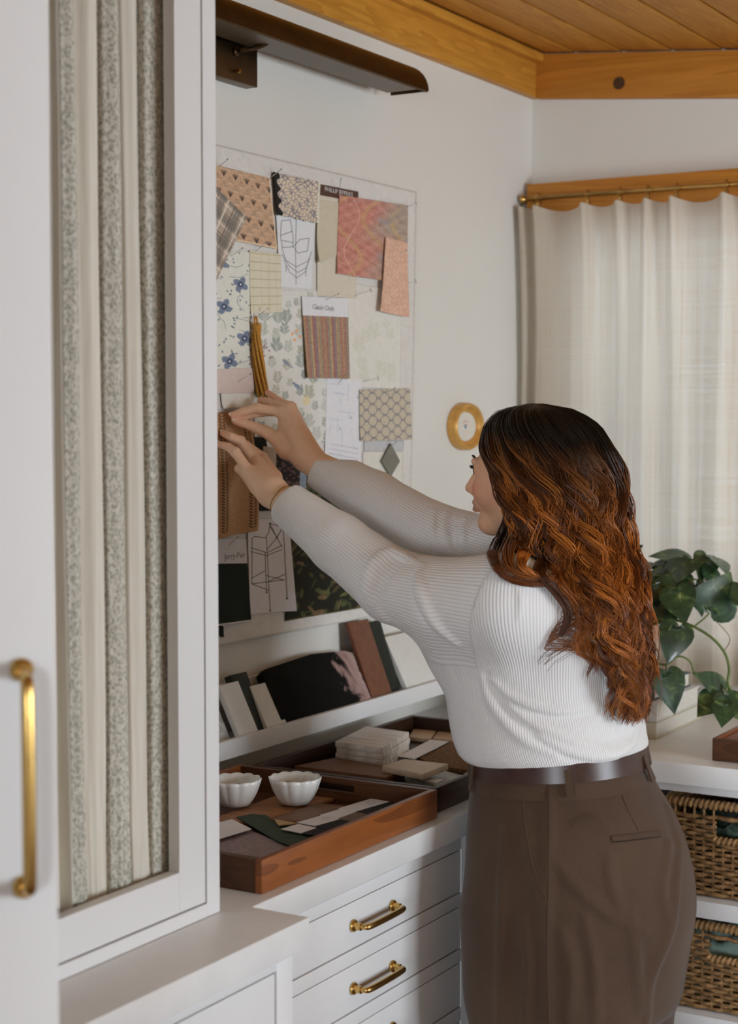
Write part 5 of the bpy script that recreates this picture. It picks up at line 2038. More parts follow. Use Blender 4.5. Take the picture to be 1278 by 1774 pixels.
def polygonize(fn, lo, hi, h, margin=1.6):
    """surface nets on a sparse set of blocks"""
    lo = np.asarray(lo, float)
    B = 8
    nb = np.ceil((np.asarray(hi, float) - lo) / (h * B)).astype(int)
    n = nb * B + 1
    ctr = np.stack(np.meshgrid(*[np.arange(k) for k in nb], indexing='ij'), -1).reshape(-1, 3)
    pc_ = lo + (ctr + .5) * h * B
    dc = fn(pc_.astype(np.float32))
    near = np.abs(dc) < h * B * .87 * margin
    D = np.empty(tuple(n), np.float32)
    sg = np.where(dc < 0, -1, 1).reshape(tuple(nb))
    D[:-1, :-1, :-1] = np.repeat(np.repeat(np.repeat(sg, B, 0), B, 1), B, 2)
    D[-1], D[:, -1], D[:, :, -1] = 1, 1, 1
    off = np.stack(np.meshgrid(*[np.arange(B + 1)] * 3, indexing='ij'), -1).reshape(-1, 3)
    bl_ = ctr[near]
    for s in range(0, len(bl_), 400):
        idx = (bl_[s:s + 400, None, :] * B + off[None]).reshape(-1, 3)
        D[idx[:, 0], idx[:, 1], idx[:, 2]] = fn((lo + idx * h).astype(np.float32))
    D[0], D[:, 0], D[:, :, 0] = np.maximum(D[0], 1e-4), np.maximum(D[:, 0], 1e-4), np.maximum(D[:, :, 0], 1e-4)
    D[-1], D[:, -1], D[:, :, -1] = np.maximum(D[-1], 1e-4), np.maximum(D[:, -1], 1e-4), np.maximum(D[:, :, -1], 1e-4)
    neg = D < 0
    cnt = np.zeros(tuple(n - 1), np.int8)
    for dx in (0, 1):
        for dy in (0, 1):
            for dz in (0, 1):
                cnt += neg[dx:n[0] - 1 + dx, dy:n[1] - 1 + dy, dz:n[2] - 1 + dz]
    act = np.argwhere((cnt > 0) & (cnt < 8))
    vid = np.full(tuple(n - 1), -1, np.int64)
    vid[act[:, 0], act[:, 1], act[:, 2]] = np.arange(len(act))
    acc = np.zeros((len(act), 3))
    num = np.zeros(len(act))
    cor = [(i, j, k_) for i in (0, 1) for j in (0, 1) for k_ in (0, 1)]
    for c0 in cor:
        for ax in range(3):
            if c0[ax]:
                continue
            c1 = list(c0)
            c1[ax] = 1
            i0 = act + np.array(c0)
            i1 = act + np.array(c1)
            d0 = D[i0[:, 0], i0[:, 1], i0[:, 2]]
            d1 = D[i1[:, 0], i1[:, 1], i1[:, 2]]
            x = (d0 < 0) != (d1 < 0)
            t = np.where(x, d0 / np.where(x, d0 - d1, 1), 0)
            acc += np.where(x[:, None], np.array(c0) + t[:, None] * (np.array(c1) - np.array(c0)), 0)
            num += x
    V = lo + (act + acc / num[:, None]) * h
    F = []
    for ax in range(3):
        a1, a2 = [(1, 2), (2, 0), (0, 1)][ax]
        s0 = [slice(1, -1)] * 3
        s1 = [slice(1, -1)] * 3
        s0[ax] = slice(0, -1)
        s1[ax] = slice(1, None)
        e0, e1 = neg[tuple(s0)], neg[tuple(s1)]
        for flip, m in ((False, e0 & ~e1), (True, ~e0 & e1)):
            p = np.argwhere(m)
            o = np.ones(3, int)
            o[ax] = 0
            p = p + o

            def at(u, w):
                q = p.copy()
                q[:, a1] -= u
                q[:, a2] -= w
                return vid[q[:, 0], q[:, 1], q[:, 2]]
            f = np.stack([at(1, 1), at(0, 1), at(0, 0), at(1, 0)], 1)
            if flip:
                f = f[:, ::-1]
            F.append(f)
    F = np.concatenate(F)
    F = F[(F >= 0).all(1)]
    return V, F


def hit(px, py, fn, t0=1.8, t1=4.0, off=0.0):
    d = ray(px, py)
    dn_ = np.linalg.norm(d)
    t = t0
    for _ in range(260):
        p = CAM + d * t
        e = float(fn(p[None].astype(np.float32))[0]) - off
        if e < 8e-4:
            return p
        t += e / dn_ * .8
        if t > t1:
            return None
    return None


# ------------------------------------------------------------------ the person: joints
C6 = lambda x, y: (370 + x / 4.407, 660 + y / 4.407)
LSH = np.array([.700, 2.590, 1.300])
RSH = np.array([.655, 2.905, 1.318])
LWR = on_x(*C6(462, 860), .195)
RWR = on_x(*C6(735, 612), .185)
LEL = np.array([.462, 2.565, 1.318])
_e = on_x(690, 1016, .47)
LEL = np.array([.46, _e[1] + .0, _e[2]])
REL = at_depth(748, 925, 3.215)
HC = np.array([.652, 2.765, 1.525])      # head centre at eye level

yaw = math.radians(4)
hf = np.array([-math.cos(yaw), -math.sin(yaw) * .6, -.02])
hf /= np.linalg.norm(hf)
hl = np.cross([0, 0, 1.0], hf)
hl /= np.linalg.norm(hl)
hu = np.cross(hf, hl)


def hp(f, l, u):
    return HC + hf * f + hl * l + hu * u


HM = np.stack([hf, hl, hu], 1).astype(np.float32)


def hell(P, c, r):
    return sd_ell(P, hp(*c), r, HM)


NECK0 = np.array([.690, 2.755, 1.335])


def f_head(P):
    d = hell(P, (-.018, 0, .028), (.094, .074, .088))
    d = smin(d, hell(P, (.036, 0, -.022), (.056, .056, .080)), .030)
    d = smin(d, sd_cap(P, hp(.064, 0, -.098), hp(-.012, .050, -.062), .017, .018), .022)
    d = smin(d, sd_cap(P, hp(.064, 0, -.098), hp(-.012, -.050, -.062), .017, .018), .022)
    for s in (-1, 1):
        d = smin(d, hell(P, (.054, s * .036, -.036), (.034, .026, .032)), .02)
        d = smax(d, -hell(P, (.098, s * .032, -.002), (.018, .019, .0125)), .012)
        d = smin(d, hell(P, (.074, s * .032, -.002), (.0135, .0155, .0125)), .004)
        d = smin(d, hell(P, (-.008, s * .074, -.012), (.016, .008, .030)), .008)
        d = smin(d, sd_cap(P, hp(.094, s * .010, .013), hp(.082, s * .045, .016), .007, .006), .012)
    d = smin(d, sd_cap(P, hp(.088, 0, .004), hp(.1115, 0, -.034), .0075, .0095), .012)
    for s in (-1, 1):
        d = smin(d, hell(P, (.098, s * .0125, -.039), (.011, .0075, .0075)), .006)
    d = smin(d, hell(P, (.086, 0, -.060), (.016, .024, .018)), .012)
    d = smin(d, sd_cap(P, hp(.1005, .0, -.0605), hp(.088, .019, -.0645), .0058, .003), .005)
    d = smin(d, sd_cap(P, hp(.1005, .0, -.0605), hp(.088, -.019, -.0645), .0058, .003), .005)
    d = smin(d, sd_cap(P, hp(.0985, .005, -.0730), hp(.088, .017, -.069), .0064, .003), .004)
    d = smin(d, sd_cap(P, hp(.0985, -.005, -.0730), hp(.088, -.017, -.069), .0064, .003), .004)
    d = smax(d, -sd_cap(P, hp(.1075, .010, -.0668), hp(.1075, -.010, -.0668), .0024, .0024), .003)
    d = smin(d, hell(P, (.074, 0, -.099), (.020, .022, .018)), .014)
    d = smin(d, sd_cap(P, hp(-.028, 0, -.06), NECK0, .050, .056), .022)
    d = smin(d, sd_cap(P, NECK0, NECK0 - np.array([0, 0, .06]), .056, .07), .02)
    return d


def solve_chain(pxs, lens, xtip, toward=+1):
    """joint positions from photo pixels and bone lengths, starting at the tip near the board"""
    pts = [on_x(*pxs[0], xtip)]
    for p, L in zip(pxs[1:], lens):
        best, bx_ = 9, None
        for x_ in np.linspace(pts[-1][0] - .0, pts[-1][0] + L * 1.05, 60):
            q = on_x(*p, x_)
            e = abs(np.linalg.norm(q - pts[-1]) - L)
            if e < best:
                best, bx_ = e, q
        pts.append(bx_)
    return pts[::-1]


def finger(P, pts, r0, r1, k=.003):
    n = len(pts)
    rad = [r0 + (r1 - r0) * i / (n - 1) for i in range(n)]
    d = sd_chain(P, pts, rad, .002)
    # soft knuckle at the middle joint
    d = smin(d, np.linalg.norm(P - np.asarray(pts[1], np.float32), axis=1) - rad[1] * 1.06, .004)
    return d


LB = [.020, .023, .038]
# the far hand: pinching a pin between thumb and index
R_IDX = solve_chain([C6(146, 262), C6(228, 232), C6(332, 206), C6(520, 240)], [.022, .025, .046], .046)
R_THB = solve_chain([C6(168, 306), C6(272, 338), C6(408, 392), C6(560, 520)], [.026, .034, .046], .050)
R_MID = solve_chain([C6(128, 302), C6(222, 262), C6(338, 234), C6(506, 232)], [.022, .027, .048], .038)
R_RNG = solve_chain([C6(300, 150), C6(360, 160), C6(420, 180), C6(500, 205)], [.022, .026, .044], .052)
R_PNK = solve_chain([C6(338, 90), C6(385, 122), C6(430, 155), C6(492, 195)], [.018, .020, .034], .058)
for ch, dy in ((R_MID, .014), (R_RNG, .030), (R_PNK, .042)):
    for i, q in enumerate(ch):
        ch[i] = np.array([q[0] + .004, q[1] + dy * (1 if i == 0 else .7), q[2]])
# the near hand: fingers flat on the cloth
L_IDX = solve_chain([C6(76, 402), C6(135, 428), C6(206, 458), C6(318, 605)], [.022, .024, .044], .040)
L_MID = solve_chain([C6(52, 488), C6(112, 505), C6(168, 546), C6(268, 690)], [.023, .026, .046], .040)
L_THB = [LWR + np.array([-.02, .02, .012])]
tb = L_IDX[-1]
L_RNG = [L_MID[0] + np.array([.008, -.002, -.018]), L_MID[0] + np.array([-.030, .012, .004]), L_MID[0] + np.array([-.026, .030, -.014]), L_MID[0] + np.array([-.008, .030, -.018])]
L_PNK = [L_MID[0] + np.array([.016, .002, -.034]), L_MID[0] + np.array([-.014, .020, -.018]), L_MID[0] + np.array([-.012, .034, -.028]), L_MID[0] + np.array([.002, .034, -.032])]
L_THB = [LWR * .6 + L_IDX[0] * .4 + np.array([0, .028, .004]), L_IDX[0] + np.array([-.004, .030, .004]), L_IDX[1] + np.array([-.004, .024, -.010]), L_IDX[3] + np.array([.008, .020, -.016])]


def f_rhand(P):
    fa = RWR + (REL - RWR) * .35
    d = sd_chain(P, [RWR, fa], [.0265, .036])
    palm = [RWR + (R_IDX[0] - RWR) * .12]
    for ch, r_ in ((R_IDX, .0145), (R_MID, .0145), (R_RNG, .0135), (R_PNK, .012)):
        d = smin(d, sd_cap(P, RWR + (ch[0] - RWR) * .10, ch[0], .021, r_ - .002), .016)
    d = smin(d, sd_cap(P, RWR + (R_THB[0] - RWR) * .35, R_THB[0], .020, .0165), .014)
    d = smin(d, sd_cap(P, R_THB[0], R_THB[1], .0165, .0115), .012)
    d = smin(d, sd_cap(P, R_THB[0], R_IDX[0] * .6 + R_THB[0] * .4, .015, .010), .014)
    g_ = sd_chain(P, R_THB[1:], [.0115, .0100, .0082], .002)
    d = smin(d, g_, .006)
    for ch, r0, r1 in ((R_IDX, .0102, .0072), (R_MID, .0102, .0074), (R_RNG, .0096, .007), (R_PNK, .0085, .0062)):
        d = smin(d, finger(P, ch, r0, r1), .005)
    return d


def f_lhand(P):
    fa = LWR + (LEL - LWR) * .35
    d = sd_chain(P, [LWR, fa], [.0265, .036])
    for ch, r_ in ((L_IDX, .0145), (L_MID, .0145), (L_RNG, .0135), (L_PNK, .0125)):
        d = smin(d, sd_cap(P, LWR + (ch[0] - LWR) * .10, ch[0], .022, r_ - .002), .016)
    d = smin(d, sd_cap(P, LWR + (L_THB[0] - LWR) * .3, L_THB[0], .018, .014), .012)
    d = smin(d, sd_chain(P, L_THB, [.014, .0115, .0098, .008], .002), .006)
    for ch, r0, r1 in ((L_IDX, .0104, .0073), (L_MID, .0106, .0075), (L_RNG, .0098, .0075), (L_PNK, .0088, .0068)):
        d = smin(d, finger(P, ch, r0, r1), .005)
    return d


# ------------------------------------------------------------------ sweater
TORSO = smooth_rows([(1.010, .733, 2.730, .150, .153), (1.022, .727, 2.732, .163, .165), (1.045, .718, 2.733, .168, .171), (1.08, .710, 2.735, .171, .172), (1.125, .701, 2.738, .170, .172),
                     (1.19, .693, 2.742, .163, .170), (1.25, .690, 2.745, .150, .171), (1.30, .688, 2.748, .134, .165), (1.335, .686, 2.752, .110, .140), (1.36, .685, 2.755, .080, .095), (1.39, .682, 2.757, .060, .062)])
TILT = .085


def arm_pts(sh, el, wr, cuff):
    d1 = (wr - el) / np.linalg.norm(wr - el)
    return [sh, el, wr + d1 * cuff]


L_ARM = [LSH, LEL, LWR + (LEL - LWR) * .10]
R_ARM = [RSH, REL, RWR + (REL - RWR) * .07]


def sub_chain(a, b, c, ra, rb, rc, rm1, rm2):
    m1 = (a + b) / 2
    m2 = (b + c) / 2
    return [a, m1, b, m2, c], [ra, rm1, rb, rm2, rc]


LCH, LCR = sub_chain(*L_ARM, .088, .066, .041, .079, .055)
RCH, RCR = sub_chain(*R_ARM, .085, .060, .043, .070, .054)
LCH[1] = LCH[1] + np.array([0, 0, -.016])


def flatcut(P, pts, k):
    """cut a sleeve square at the cuff"""
    ax = (pts[-1] - pts[-2]) / np.linalg.norm(pts[-1] - pts[-2])
    return (P - np.asarray(pts[-1], np.float32)) @ ax.astype(np.float32)


def f_larm(P):
    return smax(sd_chain(P, LCH, LCR, .012), flatcut(P, LCH, 0), .006)


def f_rarm(P):
    return smax(sd_chain(P, RCH, RCR, .012), flatcut(P, RCH, 0), .006)


def f_torso(P):
    d = sd_stack(P, TORSO, TILT, .735, zlo=1.010, power=2.15)
    for s, y in ((1, 2.66), (1, 2.82)):
        d = smin(d, sd_ell(P, (.575, y, 1.205), (.062, .070, .070)), .04)
    # shoulder blades and the hollow of the spine
    d = smin(d, sd_ell(P, (.795, 2.655, 1.255), (.055, .07, .09)), .05)
    return d


def f_swtr0(P):
    d = smin(f_torso(P), f_larm(P), .06)
    return smin(d, f_rarm(P), .035)


def ridge(pxs, fn, r, sink=.25, n=14):
    pts = [hit(p[0], p[1], fn) for p in pxs]
    pts = [q for q in pts if q is not None]
    if len(pts) < 2:
        return None
    pts = bez(pts, n)
    d = -TOC * r * sink
    return [q + d for q in pts]


C7 = lambda x, y: (460 + x / 2.556, 760 + y / 2.556)
C9 = lambda x, y: (740 + x / 3.043, 960 + y / 3.043)
RIDGES = []
for pts_, r_ in (
        ([C7(650, 545), C7(560, 515), C7(490, 560), C7(462, 640), C7(478, 720), C7(540, 800)], .0190),
        ([C7(690, 560), C7(680, 640), C7(705, 720), C7(760, 820), C7(850, 905)], .0150),
        ([C7(1115, 660), C7(1130, 720), C7(1120, 790)], .0070),
        ([C7(800, 330), C7(785, 400), C7(800, 470), C7(850, 560)], .0095),
        ([C7(745, 320), C7(735, 400), C7(760, 480), C7(810, 560)], .0105),
        ([C7(885, 360), C7(870, 430), C7(880, 520)], .0085),
        ([C9(290, 640), C9(330, 770), C9(420, 890), C9(530, 990), C9(680, 1060)], .0105),
        ([C9(340, 660), C9(430, 740), C9(560, 800), C9(720, 825), C9(900, 790)], .0080),
        ([C9(420, 790), C9(520, 870), C9(640, 930), C9(780, 990), C9(930, 1025), C9(1040, 985)], .0085),
        ([C9(600, 960), C9(720, 1030), C9(860, 1060), C9(990, 1050), C9(1080, 990), C9(1110, 900)], .0105),
        ([C9(830, 470), C9(840, 540), C9(880, 600)], .0050),
        ([C9(960, 620), C9(950, 690), C9(930, 760)], .0050)):
    rd_ = ridge(pts_, f_rarm if pts_[0][1] < 905 and pts_[0][0] > 730 else f_swtr0, r_)
    if rd_ is not None:
        RIDGES.append((rd_, r_))


GROOVES = []
for pts_, r_ in (([C7(600, 500), C7(520, 505), C7(450, 580), C7(432, 660), C7(452, 750)], .015),
                 ([C7(640, 600), C7(640, 660), C7(665, 740), C7(720, 830)], .012),
                 ([C7(770, 350), C7(760, 420), C7(785, 490), C7(830, 565)], .007),
                 ([C7(840, 360), C7(830, 420), C7(845, 500)], .006),
                 ([C9(310, 640), C9(370, 760), C9(470, 860), C9(590, 950)], .008),
                 ([C9(400, 750), C9(540, 830), C9(700, 860), C9(880, 840)], .007),
                 ([C9(560, 980), C9(700, 1045), C9(850, 1085)], .006)):
    rd_ = ridge(pts_, f_rarm if pts_[0][1] < 905 and pts_[0][0] > 730 else f_swtr0, r_, sink=-.45)
    if rd_ is not None:
        GROOVES.append((rd_, r_))


def f_swtr(P):
    d = f_swtr0(P)
    for pts_, r_ in GROOVES:
        m = ((P > np.min(pts_, 0) - .05) & (P < np.max(pts_, 0) + .05)).all(1)
        if m.any():
            n_ = len(pts_)
            rr = [r_ * (.3 + .7 * math.sin(math.pi * (i + .4) / (n_ - .2))) for i in range(n_)]
            d[m] = smax(d[m], -sd_chain(P[m], pts_, rr), .010)
    for pts_, r_ in RIDGES:
        lo_ = np.min(pts_, 0) - .05
        hi_ = np.max(pts_, 0) + .05
        m = ((P > lo_) & (P < hi_)).all(1)
        if m.any():
            q = P[m]
            n_ = len(pts_)
            rr = [r_ * (.35 + .65 * math.sin(math.pi * (i + .4) / (n_ - .2))) for i in range(n_)]
            d[m] = smin(d[m], sd_chain(q, pts_, rr), .007)
    return d


V, F = polygonize(f_swtr, (.14, 2.42, .96), (.98, 3.06, 1.53), .0040)


def wrap_phase(V, a, b, n, away):
    """angle round an axis, seam turned away from the camera"""
    ax = (b - a) / np.linalg.norm(b - a)
    e1 = away - ax * np.dot(away, ax)
    e1 /= np.linalg.norm(e1)
    e2 = np.cross(ax, e1)
    q = V - a
    return np.arctan2(-(q @ e2), -(q @ e1)) * n


V32 = V.astype(np.float32)
dl, dr2, dt_ = f_larm(V32), f_rarm(V32), f_torso(V32)
ph_t = np.arctan2(V[:, 1] - np.interp(V[:, 2], TORSO[:, 0], TORSO[:, 2]), V[:, 0] - np.interp(V[:, 2], TORSO[:, 0], TORSO[:, 1])) * 125
tl_ = ((V - LEL) @ ((LWR - LEL) / np.linalg.norm(LWR - LEL)))
ph_l = np.where(tl_ > -.02, wrap_phase(V, LEL, LWR, 32, FWD), wrap_phase(V, LSH, LEL, 38, FWD))
tr_ = ((V - REL) @ ((RWR - REL) / np.linalg.norm(RWR - REL)))
ph_r = np.where(tr_ > -.02, wrap_phase(V, REL, RWR, 32, FWD), wrap_phase(V, RSH, REL, 38, FWD))
sL = (V - LSH) @ ((LEL - LSH) / np.linalg.norm(LEL - LSH))
useL = (dl < dr2) & (sL > .012 + .25 * (1.30 - V[:, 2])) & (dl < dt_ + .02)
useR = (dr2 < dt_ - .006) & (dr2 <= dl)
rib = np.where(useL, ph_l, np.where(useR, ph_r, ph_t)) * 2

k = NT('white_rib_knit')
at = k.n('ShaderNodeAttribute')
at.attribute_name = 'rib'
sn = k.math('SINE', at.outputs['Fac'])
hgt = k.math('POWER', k.math('ADD', k.math('MULTIPLY', sn, .5), .5), .7)
fine = k.noise(k.coord(), 700, 2)
hh = k.math('ADD', hgt, k.math('MULTIPLY', fine, .25))
k.base(k.ramp(hgt, [(0.0, pc(176, 174, 173)), (.6, (.83, .825, .82))]))
k.set(.9, 0, .12, .25)
k.bump(hh, .5, .0015)
M_KNIT = k.m

# ------------------------------------------------------------------ body (skin): head, neck, hands, and the body under the clothes
parts_v, parts_f, parts_c = [], [], []
SKIN = np.array(pc(196, 155, 131, 1.8))
nv_ = 0
SK_FACE_SHADED = SKIN * np.array([.86, .74, .68])  # skin tone darkened and reddened, the face's shade put into its colour


def add_part(VF, col):
    global nv_
    parts_v.append(VF[0])
    parts_f.append(VF[1] + nv_)
    parts_c.append(col)
    nv_ += len(VF[0])


hv = polygonize(f_head, HC - np.array([.15, .13, .26]), HC + np.array([.15, .13, .14]), .0021)
c = np.tile(SK_FACE_SHADED, (len(hv[0]), 1))
loc_ = (hv[0] - HC) @ HM
lipm = np.exp(-(((loc_[:, 2] + .0665) / .0085) ** 2) ** 2) * np.exp(-((loc_[:, 1] / .019) ** 2) ** 2) * (loc_[:, 0] > .086)
c = c * (1 - lipm[:, None] * .9) + np.array([.30, .075, .060]) * lipm[:, None] * .9
chk = np.exp(-(((loc_[:, 2] + .035) / .026) ** 2)) * np.exp(-(((np.abs(loc_[:, 1]) - .042) / .02) ** 2)) * (loc_[:, 0] > .03)
c = c * (1 - .34 * chk[:, None] * np.array([0.1, 1, 1]))
add_part(hv, c)
for fn, ctr_, tips in ((f_rhand, RWR, [R_THB, R_IDX, R_MID, R_RNG, R_PNK]), (f_lhand, LWR, [L_IDX, L_MID, L_RNG, L_PNK, L_THB])):
    allp = np.array([q for ch in tips for q in ch] + [ctr_, ctr_ + (.12, .02, -.1)])
    vf = polygonize(fn, allp.min(0) - .03, allp.max(0) + .03, .0018)
    c = np.tile(SKIN, (len(vf[0]), 1))
    for ch in tips:
        tip = ch[-1]
        dtp = np.linalg.norm(vf[0] - tip, axis=1)
        c = c * (1 - .20 * np.exp(-(dtp / .012) ** 2)[:, None] * np.array([0, 1, 1]))
        for j in ch[1:3]:
            c = c * (1 - .10 * np.exp(-(np.linalg.norm(vf[0] - j, axis=1) / .008) ** 2)[:, None] * np.array([.2, 1, 1]))
    add_part(vf, c)


LEGS = {}
for s, y in (('l', 2.635), ('r', 2.815)):
    LEGS[s] = [(.735, y, .86), (.745, y, .48), (.755, y, .07)]


def f_core(P):
    d = sd_stack(P, TORSO * np.array([1, 1, 1, .86, .86]), TILT, .735, zlo=.95)
    d = smin(d, sd_ell(P, (.755, 2.725, .87), (.15, .16, .13)), .05)
    d = smin(d, sd_chain(P, [LSH, LEL, LWR], [.055, .042, .026], .02), .03)
    d = smin(d, sd_chain(P, [RSH, REL, RWR], [.055, .042, .026], .02), .03)
    for s in LEGS:
        d = smin(d, sd_chain(P, [np.array(q) for q in LEGS[s]], [.085, .058, .038], .02), .03)
        a_ = np.array(LEGS[s][2])
        d = smin(d, sd_cap(P, a_ + (.02, 0, -.02), a_ + (-.13, 0, -.035), .034, .026), .02)
    return d


cv = polygonize(f_core, (.12, 2.42, .0), (1.0, 3.08, 1.52), .010)
cv = (np.maximum(cv[0], (0, 0, .004)), cv[1])
add_part(cv, np.tile(SKIN, (len(cv[0]), 1)))
k = NT('skin')
a = k.n('ShaderNodeVertexColor')
a.layer_name = 'print'
nn = k.noise(k.coord(), 60, 3)
k.base(k.mix(.10, a.outputs[0], k.ramp(nn, [(.35, (.55, .30, .22)), (.65, (1, .9, .85))]), 'MULTIPLY'))
k.set(.48, 0, .4)
k.b.inputs['Subsurface Weight'].default_value = .12
k.b.inputs['Subsurface Radius'].default_value = (.008, .003, .0015)
k.b.inputs['Subsurface Scale'].default_value = 1.0
k.bump(k.noise(k.coord(), 500, 2), .06, .001)
M_SKIN = k.m
person = build('person', np.concatenate(parts_v), np.concatenate(parts_f), M_SKIN, smooth=True, cols=np.concatenate(parts_c))
tag(person, 'person in white ribbed sweater and brown trousers reaching up to pin cloth', 'person')
build('sweater', V, F, M_KNIT, person, smooth=True, attrs={'rib': rib})['label'] = 'white ribbed knit sweater'

# nails
M_NAIL = plain('natural_nail', pc(206, 172, 156, 1.7), .25, spec=.5, var=.03)


def nail(ch, fn, r, up):
    a_, b_ = ch[-2], ch[-1]
    d = (b_ - a_) / np.linalg.norm(b_ - a_)
    up = np.asarray(up, float)
    up = up - d * up.dot(d)
    up /= np.linalg.norm(up)
    s = np.cross(d, up)
    v, f = [], []
    for i, t in enumerate(np.linspace(-.55, 1.05, 7)):
        wd = r * .80 * (1 - .30 * max(0, t - .4))
        for j, q in enumerate(np.linspace(-1, 1, 7)):
            ang = q * .95
            v.append(b_ + d * (t * r * .95) + s * (math.sin(ang) * wd) + up * (math.cos(ang) * r * (1.03 - .10 * max(0, t - .5))))
    for i in range(6):
        for j in range(6):
            f.append((i * 7 + j, i * 7 + j + 1, (i + 1) * 7 + j + 1, (i + 1) * 7 + j))
    n = len(v)
    v2 = [p - up * .0008 for p in v]
    build('fingernail', v + v2, f + [tuple(i + n for i in q[::-1]) for q in f], M_NAIL, person, smooth=True)


nail(R_THB, f_rhand, .0082, TOC * 1.0 + np.array([0, 0, .5]))
nail(R_IDX, f_rhand, .0072, np.array([.2, -.2, 1.0]))
nail(L_IDX, f_lhand, .0073, np.array([.5, -.4, .9]))
nail(L_MID, f_lhand, .0075, np.array([.6, -.5, .8]))
# eyes
M_EYE = plain('eye_white', (.75, .73, .70), .15, spec=.6, var=.02)
for s in (-1, 1):
    e_ = hp(.0765, s * .032, -.002)
    m = MB().lathe([(.0118 * math.sin(t), -.0118 * math.cos(t)) for t in np.linspace(.05, math.pi - .05, 12)], tuple(e_), 16)
    eye = m.build('eye', M_EYE, person, smooth=True)
    pr = hp(.0765 + .0112, s * .032, -.002)
    MB().tube([pr, pr + hf * .0012], [.0055, .0048], 14).build('iris', plain('brown_iris', (.06, .03, .015), .15), eye, smooth=True)
    m = MB()
    for i in range(14):
        u_ = (i - 6.5) / 6.5
        b_ = hp(.0885 - .006 * u_ * u_, s * (.032 + .0135 * u_), .0062 - .004 * u_ * u_)
        t_ = b_ + hf * .007 + hl * s * u_ * .004 + hu * .003
        m.tube([b_, (b_ + t_) / 2 - hu * .001, t_], [.0006, .0005, .0002], 4)
    m.build('eyelashes', plain('dark_lash', (.015, .01, .008), .6), person)
    m = MB()
    m.tube([hp(.0955, s * .012, .021), hp(.092, s * .028, .026), hp(.080, s * .046, .022)], [.0032, .0030, .0012], 6, squash=.5)
    m.build('eyebrow', plain('brown_brow', (.05, .025, .012), .8), person, smooth=True)
# thin bracelet on the near wrist
bw = LWR + (LEL - LWR) * .06
ax = (LEL - LWR) / np.linalg.norm(LEL - LWR)
e1 = np.cross(ax, (0, 0, 1.0))
e1 /= np.linalg.norm(e1)
e2 = np.cross(ax, e1)
MB().tube([bw + .0288 * (math.cos(t) * e1 + math.sin(t) * e2) for t in np.linspace(0, 2 * math.pi, 41)], .0009, 6, cap=False).build('bracelet', M_BRASS, person, smooth=True)
# the pin between thumb and index
pt = R_IDX[-1] * .5 + R_THB[-1] * .5
pn = root('pin', on_x(395, 741, XP + .012), 'steel pin pinched between the thumb and finger of the upper hand', 'pin', 'steel pins in the pinboard')
MB().tube([on_x(395, 741, XP + .012), pt + np.array([.003, 0, .002])], .0006, 6).build('needle', M_STEEL, pn, smooth=True)

# ------------------------------------------------------------------ trousers, belt, shoes
HIPS = smooth_rows([(.30, .768, 2.722, .165, .185), (.45, .766, 2.722, .178, .186), (.55, .770, 2.722, .186, .187), (.66, .777, 2.720, .198, .189), (.75, .783, 2.718, .205, .190), (.82, .779, 2.718, .200, .188), (.90, .764, 2.722, .184, .179), (.970, .742, 2.728, .160, .162), (1.010, .735, 2.730, .150, .153), (1.05, .735, 2.730, .149, .152)], 50)
ZBELT = 1.032


def f_hips(P):
    d = sd_stack(P, HIPS, TILT * .9, .735, zlo=.30, zhi=ZBELT, power=2.1)
    return d


def f_legs(P):
    d = None
    for y in (2.628, 2.816):
        rows_ = [(.03, .775, y, .118, .098), (.30, .772, y, .128, .100), (.55, .772, y, .150, .100), (.75, .775, y, .165, .100), (.84, .775, y, .13, .085)]
        e = sd_stack(P, rows_, 0, 0, zlo=.03, power=2.2)
        d = e if d is None else smin(d, e, .012)
    return d


def f_trou0(P):
    # upper part: the hips; below the crotch the two legs separate
    zmask = np.clip((P[:, 2] - .52) / .16, 0, 1)
    h_ = smax(f_hips(P), (.56 - P[:, 2]), .05)
    return smin(h_, f_legs(P), .03)


C10 = lambda x, y: (780 + x / 2.566, 1240 + y / 2.566)
TR = []
for pts_, r_ in (([C10(440, 320), C10(438, 600), C10(425, 900), C10(440, 1360)], .006),
                 ([C10(330, 420), C10(360, 650), C10(420, 820)], .0035),
                 ([C10(1020, 560), C10(1000, 740), C10(970, 960), C10(880, 1180), C10(870, 1360)], .009),
                 ([C10(800, 880), C10(820, 1060), C10(840, 1300)], .006),
                 ([C10(250, 500), C10(230, 900), C10(220, 1360)], .006),
                 ([C10(600, 900), C10(640, 1100), C10(650, 1360)], .005),
                 ([C10(560, 480), C10(640, 470), C10(700, 500)], .004),
                 ([C10(480, 660), C10(560, 760), C10(700, 880), C10(860, 960)], .006),
                 ([C10(700, 620), C10(720, 760), C10(760, 860)], .005),
                 ([C10(970, 560), C10(940, 760), C10(960, 900)], .006),
                 ([C10(500, 960), C10(540, 1120), C10(530, 1360)], .006),
                 ([C10(330, 900), C10(350, 1120), C10(330, 1360)], .006),
                 ([C10(900, 240), C10(960, 400), C10(1010, 560)], .005)):
    rd_ = ridge(pts_, f_trou0, r_)
    if rd_ is not None:
        TR.append((rd_, r_))


def f_trou(P):
    d = f_trou0(P)
    for pts_, r_ in TR:
        lo_ = np.min(pts_, 0) - .05
        hi_ = np.max(pts_, 0) + .05
        m = ((P > lo_) & (P < hi_)).all(1)
        if m.any():
            n_ = len(pts_)
            rr = [r_ * (.35 + .65 * math.sin(math.pi * (i + .4) / (n_ - .2))) for i in range(n_)]
            d[m] = smin(d[m], sd_chain(P[m], pts_, rr), .016)
    return d


V, F = polygonize(f_trou, (.53, 2.46, .0), (1.04, 2.98, 1.07), .0055)
